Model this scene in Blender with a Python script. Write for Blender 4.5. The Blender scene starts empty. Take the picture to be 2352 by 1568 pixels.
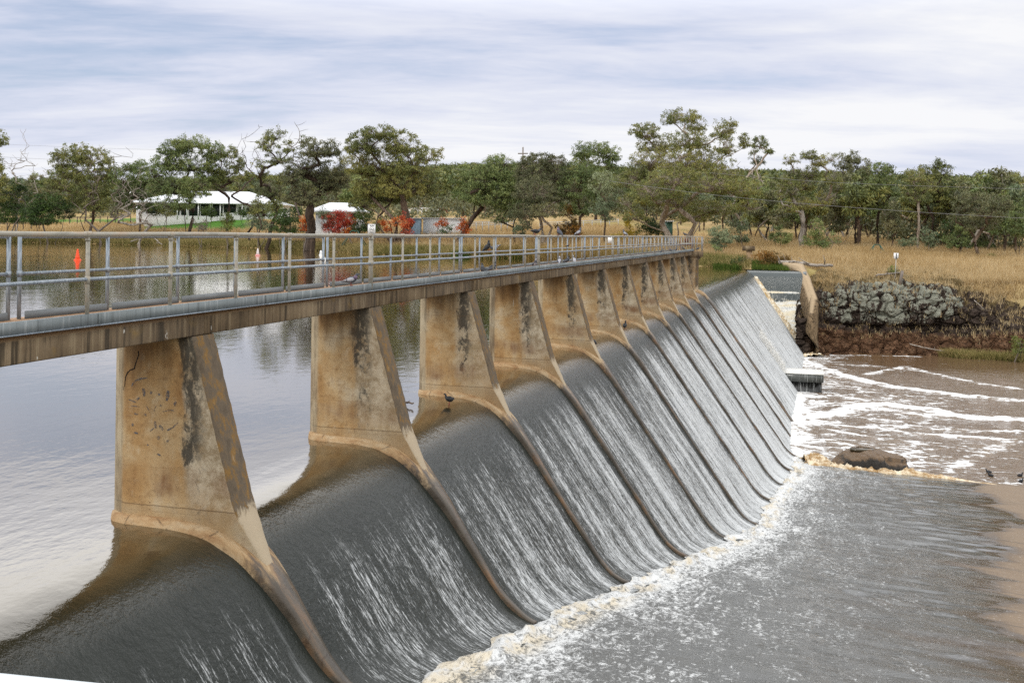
import bpy, math, random
import numpy as np
from mathutils import Matrix, Vector
rng = np.random.default_rng(7)
random.seed(7)
S = bpy.context.scene
COL = S.collection
# ------------------------------------------------------------------ camera
# world: X downstream, Y along the weir away from the camera, Z up, lake level z=0
F = 2400.0; CX = 1176.0; CY = 534.94; YAW = 0.272514; ROLL = math.radians(.8)
EYE = np.array([9.273, -12.622, 4.1027])
FW = np.array([-math.sin(YAW), math.cos(YAW), 0.0]); RT = np.array([math.cos(YAW), math.sin(YAW), 0.0])
UP = np.array([0, 0, 1.0])
RI = RT*math.cos(ROLL)+UP*math.sin(ROLL); UI = UP*math.cos(ROLL)-RT*math.sin(ROLL)
cam = bpy.data.cameras.new("camera"); co = bpy.data.objects.new("camera", cam); COL.objects.link(co)
cam.sensor_width = 36; cam.lens = 36*F/2352; cam.shift_y = -(784-CY)/2352
cam.clip_start = .05; cam.clip_end = 9000
M = Matrix(((RI[0], UI[0], -FW[0], EYE[0]), (RI[1], UI[1], -FW[1], EYE[1]), (RI[2], UI[2], -FW[2], EYE[2]), (0, 0, 0, 1)))
co.matrix_world = M
S.camera = co
def ray(x, y):
    xi = (x-CX)/F; yi = (y-CY)/F
    u = xi*math.cos(ROLL)+yi*math.sin(ROLL); w = -(yi*math.cos(ROLL)-xi*math.sin(ROLL))
    return FW+RT*u+UP*w
def at(x, y, t): return EYE+ray(x, y)*t
def onz(x, y, z):
    d = ray(x, y); return EYE+d*((z-EYE[2])/d[2])
def onx(x, y, X):
    d = ray(x, y); return EYE+d*((X-EYE[0])/d[0])
def ony(x, y, Y):
    d = ray(x, y); return EYE+d*((Y-EYE[1])/d[1])
def px_t(X, Y):
    dx = X-EYE[0]; dy = Y-EYE[1]
    t = dx*FW[0]+dy*FW[1]; u = dx*RT[0]+dy*RT[1]
    return CX+F*u/np.maximum(t, .5), t
def hz(px): return CY+(px-CX)*math.tan(ROLL)
# ------------------------------------------------------------------ numpy noise
def _hash(ix, iy, iz, s):
    n = (ix.astype(np.int64)*374761393+iy.astype(np.int64)*668265263+iz.astype(np.int64)*2147483647+s*1274126177) & 0xffffffff
    n = ((n ^ (n >> 13))*1274126177) & 0xffffffff
    n = ((n ^ (n >> 16))*2246822519) & 0xffffffff
    return ((n ^ (n >> 15)) & 0xffffff)/float(0xffffff)
def vnoise(p, s=0):
    i = np.floor(p); f = p-i; f = f*f*(3-2*f); i = i.astype(np.int64)
    r = 0
    for a in (0, 1):
        for b in (0, 1):
            for c in (0, 1):
                w = (f[:, 0] if a else 1-f[:, 0])*(f[:, 1] if b else 1-f[:, 1])*(f[:, 2] if c else 1-f[:, 2])
                r = r+w*_hash(i[:, 0]+a, i[:, 1]+b, i[:, 2]+c, s)
    return r*2-1
def fbm(p, o=4, s=0, g=.5):
    r = 0; a = 1; t = 0
    for k in range(o):
        r = r+a*vnoise(p*(2.03**k)+k*17.3, s+k); t += a; a *= g
    return r/t
def worley(p, s=0):
    i = np.floor(p).astype(np.int64); best = np.full(len(p), 9.); sec = best.copy(); cid = np.zeros(len(p))
    for a in (-1, 0, 1):
        for b in (-1, 0, 1):
            for c in (-1, 0, 1):
                x, y, z = i[:, 0]+a, i[:, 1]+b, i[:, 2]+c
                q = np.stack([x+_hash(x, y, z, s), y+_hash(x, y, z, s+1), z+_hash(x, y, z, s+2)], 1)
                d = np.sqrt(((q-p)**2).sum(1)); h = _hash(x, y, z, s+3)
                m = d < best
                sec = np.where(m, best, np.minimum(sec, d)); cid = np.where(m, h, cid); best = np.where(m, d, best)
    return best, sec, cid
def sstep(a, b, x):
    t = np.clip((x-a)/(b-a), 0, 1); return t*t*(3-2*t)
# ------------------------------------------------------------------ mesh helpers
def mesh(name, V, Fq=None, Ft=None, mat=None, smooth=False, attrs=None):
    V = np.asarray(V, np.float32).reshape(-1, 3)
    me = bpy.data.meshes.new(name)
    Fq = np.zeros((0, 4), np.int32) if Fq is None or len(Fq) == 0 else np.asarray(Fq, np.int32)
    Ft = np.zeros((0, 3), np.int32) if Ft is None or len(Ft) == 0 else np.asarray(Ft, np.int32)
    nq, nt = len(Fq), len(Ft)
    me.vertices.add(len(V)); me.vertices.foreach_set("co", V.ravel())
    me.loops.add(nq*4+nt*3); me.polygons.add(nq+nt)
    me.loops.foreach_set("vertex_index", np.concatenate([Fq.ravel(), Ft.ravel()]).astype(np.int32))
    st = np.concatenate([np.arange(nq)*4, nq*4+np.arange(nt)*3]).astype(np.int32)
    me.polygons.foreach_set("loop_start", st)
    try: me.polygons.foreach_set("loop_total", np.concatenate([np.full(nq, 4), np.full(nt, 3)]).astype(np.int32))
    except Exception: pass
    if smooth: me.polygons.foreach_set("use_smooth", np.ones(nq+nt, bool))
    for k, (dom, val) in (attrs or {}).items():
        a = me.attributes.new(k, 'FLOAT', dom); a.data.foreach_set("value", np.asarray(val, np.float32))
    me.update(); me.validate()
    if mat: me.materials.append(mat)
    return me
def link(name, me, parent=None, loc=None, rotz=0):
    o = bpy.data.objects.new(name, me); COL.objects.link(o)
    if parent is not None: o.parent = parent
    if loc is not None: o.location = [float(v) for v in loc]
    if rotz: o.rotation_euler = (0, 0, rotz)
    return o
def tag(o, label=None, cat=None, group=None, kind=None):
    if label: o['label'] = label
    if cat: o['category'] = cat
    if group: o['group'] = group
    if kind: o['kind'] = kind
    return o
def empty(name, loc=(0, 0, 0), rotz=0):
    o = bpy.data.objects.new(name, None); COL.objects.link(o); o.location = [float(v) for v in loc]; o.rotation_euler = (0, 0, rotz)
    o.empty_display_size = .2
    return o
def copy_tree(o, parent=None):
    c = o.copy(); COL.objects.link(c)
    if parent is not None: c.parent = parent
    for ch in list(o.children): copy_tree(ch, c)
    return c
class MB:
    """collects boxes, tubes, lofts for one mesh"""
    def __init__(s): s.V = []; s.Q = []; s.T = []; s.n = 0; s.fa = []
    def add(s, V, Q=None, T=None):
        V = np.asarray(V, float).reshape(-1, 3); s.V.append(V)
        if Q is not None and len(Q): s.Q.append(np.asarray(Q)+s.n)
        if T is not None and len(T): s.T.append(np.asarray(T)+s.n)
        s.n += len(V)
    def box(s, lo, hi, M=None):
        x0, y0, z0 = lo; x1, y1, z1 = hi
        V = np.array([[x0, y0, z0], [x1, y0, z0], [x1, y1, z0], [x0, y1, z0], [x0, y0, z1], [x1, y0, z1], [x1, y1, z1], [x0, y1, z1]], float)
        if M is not None: V = V@M[0].T+M[1]
        s.add(V, [[0, 3, 2, 1], [4, 5, 6, 7], [0, 1, 5, 4], [1, 2, 6, 5], [2, 3, 7, 6], [3, 0, 4, 7]])
    def tube(s, P, R, k=8, cap=True, flat=None):
        P = np.asarray(P, float); n = len(P); R = np.broadcast_to(np.asarray(R, float), (n,))
        d = np.gradient(P, axis=0); d /= np.linalg.norm(d, axis=1)[:, None]+1e-9
        ref = np.array([0, 0, 1.]) if abs(d[:, 2]).mean() < .8 else np.array([0, 1., 0])
        a = np.cross(d, ref); a /= np.linalg.norm(a, axis=1)[:, None]+1e-9; b = np.cross(a, d)
        th = np.arange(k)/k*2*np.pi
        f = 1.0 if flat is None else flat
        V = P[:, None]+R[:, None, None]*(np.cos(th)[None, :, None]*a[:, None]+f*np.sin(th)[None, :, None]*b[:, None])
        i = np.arange(n-1)[:, None]*k; j = np.arange(k)[None]; j2 = (j+1) % k
        Q = np.stack([i+j, i+j2, i+k+j2, i+k+j], -1).reshape(-1, 4)
        V = V.reshape(-1, 3); T = []
        if cap:
            V = np.vstack([V, P[0], P[-1]]); c0, c1 = n*k, n*k+1
            T = [[c0, (q+1) % k, q] for q in range(k)]+[[c1, (n-1)*k+q, (n-1)*k+(q+1) % k] for q in range(k)]
        s.add(V, Q, T)
    def loft(s, rings, closed=True, cap=True):
        R = np.asarray(rings, float); n, k = R.shape[:2]
        i = np.arange(n-1)[:, None]*k; j = np.arange(k if closed else k-1)[None]; j2 = (j+1) % k
        Q = np.stack([i+j, i+j2, i+k+j2, i+k+j], -1).reshape(-1, 4)
        V = R.reshape(-1, 3); T = []
        if cap and closed:
            V = np.vstack([V, R[0].mean(0), R[-1].mean(0)])
            T = [[n*k, (q+1) % k, q] for q in range(k)]+[[n*k+1, (n-1)*k+q, (n-1)*k+(q+1) % k] for q in range(k)]
        s.add(V, Q, T)
    def prism(s, poly, lo, hi, axis=1):
        poly = np.asarray(poly, float); n = len(poly)
        def mk(v):
            z = np.full((n, 1), v)
            if axis == 1: return np.hstack([poly[:, :1], z, poly[:, 1:]])
            if axis == 0: return np.hstack([z, poly])
            return np.hstack([poly, z])
        V = np.vstack([mk(lo), mk(hi), mk(lo).mean(0)[None], mk(hi).mean(0)[None]])
        Q = [[i, (i+1) % n, n+(i+1) % n, n+i] for i in range(n)]
        T = [[2*n, (i+1) % n, i] for i in range(n)]+[[2*n+1, n+i, n+(i+1) % n] for i in range(n)]
        s.add(V, Q, T)
    def me(s, name, mat, smooth=False, attrs=None):
        V = np.vstack(s.V); Q = np.vstack(s.Q) if s.Q else None; T = np.vstack(s.T) if s.T else None
        return mesh(name, V, Q, T, mat, smooth, attrs)
    def build(s, name, mat, parent=None, smooth=False, loc=None, rotz=0, recalc=True):
        me = s.me(name, mat, smooth)
        if recalc:
            import bmesh
            bm = bmesh.new(); bm.from_mesh(me); bmesh.ops.recalc_face_normals(bm, faces=bm.faces); bm.to_mesh(me); bm.free()
        return link(name, me, parent, loc, rotz)
def gridmesh(name, X, Y, Z, mat, smooth=True, attrs=None):
    n, m = X.shape
    V = np.stack([X, Y, Z], -1).reshape(-1, 3)
    i = np.arange(n-1)[:, None]*m; j = np.arange(m-1)[None]
    Q = np.stack([i+j, i+m+j, i+m+j+1, i+j+1], -1).reshape(-1, 4)
    nz = np.cross(V[Q[:, 1]]-V[Q[:, 0]], V[Q[:, 2]]-V[Q[:, 0]])[:, 2].sum()
    if nz < 0: Q = Q[:, ::-1]
    return mesh(name, V, Q, None, mat, smooth, {k: ('POINT', v.ravel()) for k, v in (attrs or {}).items()})
# ------------------------------------------------------------------ node helpers
class NT:
    def __init__(s, name):
        s.m = bpy.data.materials.new(name); s.m.use_nodes = True; s.t = s.m.node_tree; s.t.nodes.clear()
        s.out = s.t.nodes.new('ShaderNodeOutputMaterial')
    def n(s, typ, _p=None, **kw):
        nd = s.t.nodes.new('ShaderNode'+typ)
        for k, v in (_p or {}).items(): setattr(nd, k, v)
        for k, v in kw.items():
            key = int(k[1:]) if k[0] == 'i' and k[1:].isdigit() else k.replace('_', ' ')
            s.set(nd.inputs[key], v)
        return nd
    def set(s, inp, v):
        if isinstance(v, bpy.types.NodeSocket): s.t.links.new(v, inp)
        elif isinstance(v, (tuple, list)) and len(v) == 3 and inp.type == 'RGBA': inp.default_value = (*v, 1)
        else: inp.default_value = v
    def obj(s): return s.n('TexCoord').outputs['Object']
    def attr(s, nm): return s.n('Attribute', dict(attribute_name=nm)).outputs['Fac']
    def rnd(s): return s.n('ObjectInfo').outputs['Random']
    def mapv(s, v, scale=(1, 1, 1), loc=(0, 0, 0), rot=(0, 0, 0)):
        return s.n('Mapping', None, Vector=v, Scale=scale, Location=loc, Rotation=rot).outputs[0]
    def noise(s, v, scale=1, detail=4, rough=.55, dist=0, w=None):
        if w is None: return s.n('TexNoise', None, Vector=v, Scale=scale, Detail=detail, Roughness=rough, Distortion=dist).outputs[0]
        return s.n('TexNoise', dict(noise_dimensions='4D'), Vector=v, W=w, Scale=scale, Detail=detail, Roughness=rough, Distortion=dist).outputs[0]
    def vor(s, v, scale=1, feat='F1', rand=1.0):
        return s.n('TexVoronoi', dict(feature=feat), Vector=v, Scale=scale, Randomness=rand).outputs['Distance']
    def math(s, op, a, b=0.0, c=None, clamp=False):
        nd = s.n('Math', dict(operation=op, use_clamp=clamp)); s.set(nd.inputs[0], a); s.set(nd.inputs[1], b)
        if c is not None: s.set(nd.inputs[2], c)
        return nd.outputs[0]
    def mr(s, v, a, b, c=0., d=1., smooth=True):
        nd = s.n('MapRange', dict(interpolation_type='SMOOTHSTEP' if smooth else 'LINEAR', clamp=True))
        for i, q in enumerate((v, a, b, c, d)): s.set(nd.inputs[i], q)
        return nd.outputs[0]
    def mix(s, f, a, b):
        nd = s.n('Mix', dict(data_type='RGBA')); s.set(nd.inputs[0], f); s.set(nd.inputs[6], a); s.set(nd.inputs[7], b); return nd.outputs[2]
    def ramp(s, v, stops):
        nd = s.n('ValToRGB'); cr = nd.color_ramp
        while len(cr.elements) < len(stops): cr.elements.new(.5)
        for e, (p, c) in zip(cr.elements, stops): e.position = p; e.color = (*c, 1)
        s.set(nd.inputs[0], v); return nd.outputs[0]
    def sep(s, v): return s.n('SeparateXYZ', None, Vector=v).outputs
    def bump(s, h, strength=.3, dist=.05, nrm=None):
        nd = s.n('Bump', None, Height=h, Strength=strength, Distance=dist)
        if nrm is not None: s.set(nd.inputs['Normal'], nrm)
        return nd.outputs[0]
    def bsdf(s, col, rough=.6, nrm=None, ior=1.5, metal=0, spec=.5, coat=0):
        nd = s.n('BsdfPrincipled'); s.set(nd.inputs['Base Color'], col); s.set(nd.inputs['Roughness'], rough)
        s.set(nd.inputs['IOR'], ior); s.set(nd.inputs['Metallic'], metal); s.set(nd.inputs['Specular IOR Level'], spec)
        if nrm is not None: s.set(nd.inputs['Normal'], nrm)
        return nd.outputs[0]
    def fin(s, sh): s.t.links.new(sh, s.out.inputs[0]); return s.m
def plain(name, col, rough=.6, var=.15, scale=6, bump=0.0, metal=0, spec=.4):
    k = NT(name); v = k.obj(); nz = k.noise(v, scale, 5, .6)
    c = k.mix(nz, tuple(x*(1-var) for x in col), tuple(min(1, x*(1+var)) for x in col))
    return k.fin(k.bsdf(c, rough, k.bump(nz, bump, .02) if bump else None, metal=metal, spec=spec))
# ------------------------------------------------------------------ materials
TOE_Y = np.array([-30, -12, 0, 6.4, 12.5, 18.6, 24.7, 30.8, 36.9, 43, 49.1, 55.2, 62, 70, 200.])
TOE_Z = np.array([.6, -.4, -2.15, -3.23, -4.34, -5.45, -6.53, -7.57, -8.05, -8.68, -9.25, -9.66, -10.3, -11.2, -12.])
ZP = -9.62

LAKE_BUMP = .0115
def lake_height(k, v):
    n1 = k.noise(k.mapv(v, (1.3, .8, 1)), 1.9, 3, .6)
    n2 = k.noise(k.mapv(v, (1, .6, 1), rot=(0, 0, .4)), .55, 2, .5)
    patch = k.mr(k.noise(k.mapv(v, (.022, .03, 1)), 1, 3, .5), .36, .6, .35, 1.0)
    return k.math('MULTIPLY', k.math('ADD', n1, k.math('MULTIPLY', n2, 1.3)), patch)
def lake_shader(k, col, nr):
    fc = k.n('LayerWeight', None, Blend=.5, Normal=nr).outputs['Facing']
    r = k.math('ADD', .05, k.math('MULTIPLY', k.math('POWER', fc, 3.4), 1.05), clamp=True)
    d = k.n('BsdfDiffuse', None, Color=col).outputs[0]; g = k.n('BsdfGlossy', None, Color=(1.0, .965, .915), Roughness=.05, Normal=nr).outputs[0]
    return k.n('MixShader', None, Fac=r, i1=d, i2=g).outputs[0]
def mat_lake():
    k = NT('lake_water'); v = k.obj()
    nr = k.bump(k.math('MULTIPLY', lake_height(k, v), LAKE_BUMP), 1.0, 1.0)
    s = k.sep(v); pr = k.mr(s[0], -6, 1.2, 0, 1)
    col = k.mix(pr, (.050, .036, .015), (.034, .026, .010))
    return k.fin(lake_shader(k, col, nr))
def falls_nodes(k, v, crest_white=0.0, bx=1.0):
    # v: X downstream, Y along the weir, Z height
    s = k.sep(v); z = s[2]
    drop = k.math('MULTIPLY', z, -1.0)
    st = k.noise(k.mapv(v, (.30, 4.2, .30)), 1.0, 4, .62)
    st2 = k.noise(k.mapv(v, (.16, 1.15, .16)), 1.0, 3, .55)
    sp = k.noise(k.mapv(v, (2.4, 23, 2.0)), 1.0, 4, .75)
    sp2 = k.noise(k.mapv(v, (8, 34, 7)), 1.0, 3, .8)
    # distance to nearest rib line (ribs every 6.1 m at y = .285)
    d = k.math('ABSOLUTE', k.math('SUBTRACT', k.math('MODULO', k.math('ADD', s[1], 64.05-.285), 6.1), 3.05))
    inside = k.math('LESS_THAN', s[1], 62)
    calm = k.math('MULTIPLY', k.mr(d, .12, .85, 1, 0), inside)
    far = k.mr(s[1], 0, 42, 0, 1, False)
    base = k.n('FloatCurve', None, Value=k.math('DIVIDE', drop, 10.0))
    cu = base.mapping.curves[0]
    for px_, py_ in ((.05, .12), (.10, .32), (.24, .44), (.5, .53)): cu.points.new(px_, py_)
    cu.points[0].location = (0, 0); cu.points[-1].location = (1, .62); base.mapping.update()
    cov = k.math('ADD', base.outputs[0], k.math('MULTIPLY', far, k.mr(drop, .6, 1.8, 0, .30)))
    cov = k.math('ADD', cov, k.math('MULTIPLY', k.math('SUBTRACT', st, .5), 1.0))
    cov = k.math('ADD', cov, k.math('MULTIPLY', k.math('SUBTRACT', st2, .5), 1.0))
    cov = k.math('SUBTRACT', cov, k.math('MULTIPLY', calm, .45))
    gr = k.math('ADD', k.math('MULTIPLY', sp, .5), k.math('MULTIPLY', sp2, .5))
    foam = k.math('MULTIPLY', k.mr(k.math('ADD', gr, k.math('MULTIPLY', k.math('SUBTRACT', cov, .5), .30)), .465, .64), k.mr(drop, .45, 1.2))
    # separate long white threads starting at the crest
    th = k.noise(k.mapv(v, (.07, 1.7, .07), loc=(3, 5, 0)), 1.0, 2, .5)
    thr = k.math('MULTIPLY', k.mr(th, .68, .74), k.math('MULTIPLY', k.mr(drop, .6, 1.0), k.mr(sp, .36, .6)))
    foam = k.math('MAXIMUM', foam, k.math('MULTIPLY', thr, .85))
    return s, drop, foam, st, sp, calm
def mat_falls():
    k = NT('falling_water'); v = k.obj()
    s, drop, foam, st, sp, calm = falls_nodes(k, v)
    dark = k.mix(k.noise(k.mapv(v, (.3, 1.2, .3)), 1, 3), (.010, .013, .010), (.030, .034, .029))
    dark = k.mix(k.mr(drop, -.02, .28), (.034, .026, .010), dark)
    col = k.mix(k.math('MULTIPLY', foam, .86), dark, (.66, .68, .68))
    rip = k.noise(k.mapv(v, (9.0, 8.0, 8.0)), 1, 4, .7)
    h = k.math('ADD', k.math('MULTIPLY', rip, 1.0), k.math('MULTIPLY', st, .5))
    lk = lake_height(k, v)
    wl = k.mr(drop, .0, .22, 1, 0)
    hh = k.math('ADD', k.math('MULTIPLY', k.math('MULTIPLY', lk, LAKE_BUMP), wl), k.math('MULTIPLY', h, k.math('MULTIPLY', k.mr(drop, 0, .35, .002, .024), 1.0)))
    nr = k.bump(hh, 1.0, 1.0)
    a = lake_shader(k, col, nr); b = k.bsdf(col, k.mr(foam, 0, 1, .16, .6, False), nr, ior=1.26)
    return k.fin(k.n('MixShader', None, Fac=k.mr(drop, .02, .45), i1=a, i2=b).outputs[0])
def mat_apron():
    k = NT('apron_water'); v = k.obj(); s = k.sep(v)
    toe = k.attr('toe')  # metres from the toe line of the weir
    wet = k.attr('dry')
    dirv = k.mapv(v, (1, 1, 1), rot=(0, 0, -.5))
    g1 = k.noise(k.mapv(v, (9, 5.5, 1), rot=(0, 0, .25)), 1, 5, .8, .5)
    g2 = k.noise(k.mapv(v, (1.5, .42, 1), rot=(0, 0, .28)), 1, 4, .62, .5)
    g3 = k.noise(k.mapv(v, (.09, .12, 1)), 1, 2, .5)
    amt = k.mr(toe, .2, 13, .55, -.75, False)
    amt = k.math('ADD', amt, k.mr(toe, 0, 2.6, .62, 0))
    amt = k.math('ADD', amt, k.math('MULTIPLY', k.math('SUBTRACT', g2, .5), 1.7))
    amt = k.math('ADD', amt, k.math('MULTIPLY', k.math('SUBTRACT', g3, .5), .5))
    m = k.math('ADD', k.math('MULTIPLY', k.math('SUBTRACT', g1, .5), 4.4), k.math('MULTIPLY', amt, 1.0))
    foam = k.mr(m, .16, 1.0)
    spk = k.math('MULTIPLY', k.mr(k.noise(k.mapv(v, (9, 13, 1)), 1, 2, .8), .66, .72), k.mr(toe, 9, 20, .7, 0))
    foam = k.math('MAXIMUM', foam, spk); foam = k.math('MAXIMUM', foam, k.math('MULTIPLY', k.mr(k.math('ADD', toe, k.math('MULTIPLY', k.math('SUBTRACT', g2, .5), 1.6)), .45, .95, .95, 0), k.mr(g1, .38, .54)))
    slab = k.mix(k.noise(k.mapv(v, (.5, .9, 1)), 1, 5, .6), (.058, .060, .056), (.108, .108, .100))
    pat = k.noise(k.mapv(v, (.24, .30, 1), loc=(2.2, 7.7, 0)), 1, 4, .5, .8)
    rust = k.mix(k.noise(k.mapv(v, (3, 4, 1)), 1, 5, .75), (.12, .075, .04), (.235, .165, .095))
    dm = k.math('ADD', wet, k.math('MULTIPLY', k.math('SUBTRACT', pat, .5), .85))
    dry = k.mr(dm, .60, .70)
    stain = k.math('MULTIPLY', k.mr(pat, .5, .72), k.mr(wet, .15, .6))
    slab = k.mix(k.math('MULTIPLY', stain, .45), slab, (.15, .10, .06))
    slab = k.mix(dry, slab, rust)
    edge = k.math('MULTIPLY', k.mr(dm, .48, .62), k.math('SUBTRACT', 1.0, k.mr(dm, .62, .78)))
    slab = k.mix(k.math('MULTIPLY', edge, .75), slab, (.05, .03, .015))
    thin = k.math('MULTIPLY', k.mr(k.noise(k.mapv(v, (.16, .5, 1), loc=(9, 4, 0)), 1, 3, .55), .52, .68), k.mr(toe, 5, 9))
    # slab joints
    wob = k.math('MULTIPLY', k.math('SUBTRACT', k.noise(k.mapv(v, (.8, .8, 1)), 1, 3), .5), .25)
    jy = k.math('ABSOLUTE', k.math('SUBTRACT', k.math('MODULO', k.math('ADD', k.math('ADD', s[1], k.math('MULTIPLY', s[0], .27)), k.math('ADD', wob, 60.0)), 6.3), 3.15))
    jm = k.math('MULTIPLY', k.mr(jy, .02, .05, 1, 0), k.mr(toe, 5.5, 8.5))
    slab = k.mix(k.math('MULTIPLY', jm, .8), slab, (.02, .017, .013))
    fc = k.mix(k.math('MULTIPLY', k.mr(toe, .8, 1.3, 1, 0), k.mr(k.noise(k.mapv(v, (1.5, .5, 1)), 1, 5, .7), .46, .62)), (.66, .67, .66), (.62, .55, .42))
    col = k.mix(k.math('MULTIPLY', foam, k.mr(toe, 1, 7, .95, .8)), slab, fc)
    rp = k.noise(k.mapv(dirv, (5, 14, 1)), 1, 4, .7)
    hb = k.math('MULTIPLY', k.math('ADD', rp, k.math('MULTIPLY', foam, .8)), k.mr(toe, 2.5, 10, 1, .07))
    hb = k.math('MULTIPLY', hb, k.mr(dry, 0, 1, 1, .4, False))
    hb = k.math('ADD', hb, k.math('MULTIPLY', thin, k.math('MULTIPLY', g1, 1.2)))
    nr = k.bump(hb, .55, .05)
    r = k.math('MAXIMUM', k.mr(dry, 0, 1, .10, .62, False), k.mr(foam, 0, 1, .1, .6, False))
    return k.fin(k.bsdf(col, r, nr, ior=1.5, spec=.5))
def mat_pool():
    k = NT('pool_water'); v = k.obj()
    f = k.math('MULTIPLY', k.attr('foam'), k.mr(k.noise(k.mapv(v, (.28, .4, 1)), 1, 4, .6), .3, .62, .45, 1.25)); calm = k.attr('calm')
    w1 = k.noise(k.mapv(v, (.7, 1.6, 1)), 1, 4, .6, .8)
    w2 = k.noise(k.mapv(v, (2.6, 5.2, 1)), 1, 3, .65, .6)
    lace = k.vor(k.mapv(k.n('VectorMath', dict(operation='ADD'), i0=v, i1=k.n('TexNoise', None, Vector=v, Scale=.5, Detail=3).outputs['Color']).outputs[0], (.55, .9, 1)), 1, 'DISTANCE_TO_EDGE')
    m = k.math('ADD', k.math('MULTIPLY', f, 1.15), k.math('MULTIPLY', k.math('SUBTRACT', w1, .5), 2.0))
    m = k.math('ADD', m, k.math('MULTIPLY', k.math('SUBTRACT', w2, .5), 1.7))
    m = k.math('ADD', m, k.math('MULTIPLY', k.mr(lace, 0, .16, .34, 0), k.mr(f, .02, .3)))
    foam = k.mr(m, .46, .74)
    brown = k.mix(k.noise(k.mapv(v, (.06, .1, 1)), 1, 3), (.105, .062, .030), (.15, .098, .056))
    brown = k.mix(k.math('MULTIPLY', k.mr(f, .05, .5), .7), brown, (.24, .175, .115))
    col = k.mix(foam, brown, (.80, .80, .79))
    rp = k.noise(k.mapv(v, (1.1, 2.9, 1)), 1, 4, .6)
    h = k.math('ADD', k.math('MULTIPLY', rp, k.mr(calm, 0, 1, 1, .35, False)), k.math('MULTIPLY', foam, .35))
    nr = k.bump(h, .8, .18)
    return k.fin(k.bsdf(col, k.mr(foam, 0, 1, .07, .6, False), nr, ior=1.4))
def mat_foam(name, c1, c2, sc=3.0):
    k = NT(name); v = k.obj()
    n = k.noise(v, sc, 5, .7); n2 = k.noise(v, sc*4, 3, .7)
    c = k.mix(k.mr(n, .38, .64), c1, c2)
    return k.fin(k.bsdf(c, .6, k.bump(n2, .7, .06), spec=.3))
def pier_base(k, v, w, along=0):
    """weathered ochre concrete of the piers; v in pier coordinates"""
    s = k.sep(v)
    g = k.noise(v, 1.1, 5, .6, .3, w); fine = k.noise(v, 9, 6, .7, 0, w)
    vert = k.noise(k.mapv(v, (5, 5, .5)), 1, 4, .65, 0, w)
    c = k.ramp(g, [(.30, (.25, .13, .048)), (.44, (.385, .235, .10)), (.55, (.455, .325, .175)), (.68, (.49, .41, .285))])
    c = k.mix(k.math('MULTIPLY', k.mr(fine, .48, .68), .5), c, (.20, .11, .045))
    c = k.mix(k.math('MULTIPLY', k.mr(k.noise(v, 3.4, 6, .72, .5, w), .54, .68), .45), c, (.52, .43, .29))
    c = k.mix(k.math('MULTIPLY', k.mr(vert, .56, .74), .45), c, (.27, .13, .045))
    return s, g, fine, vert, c
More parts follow.
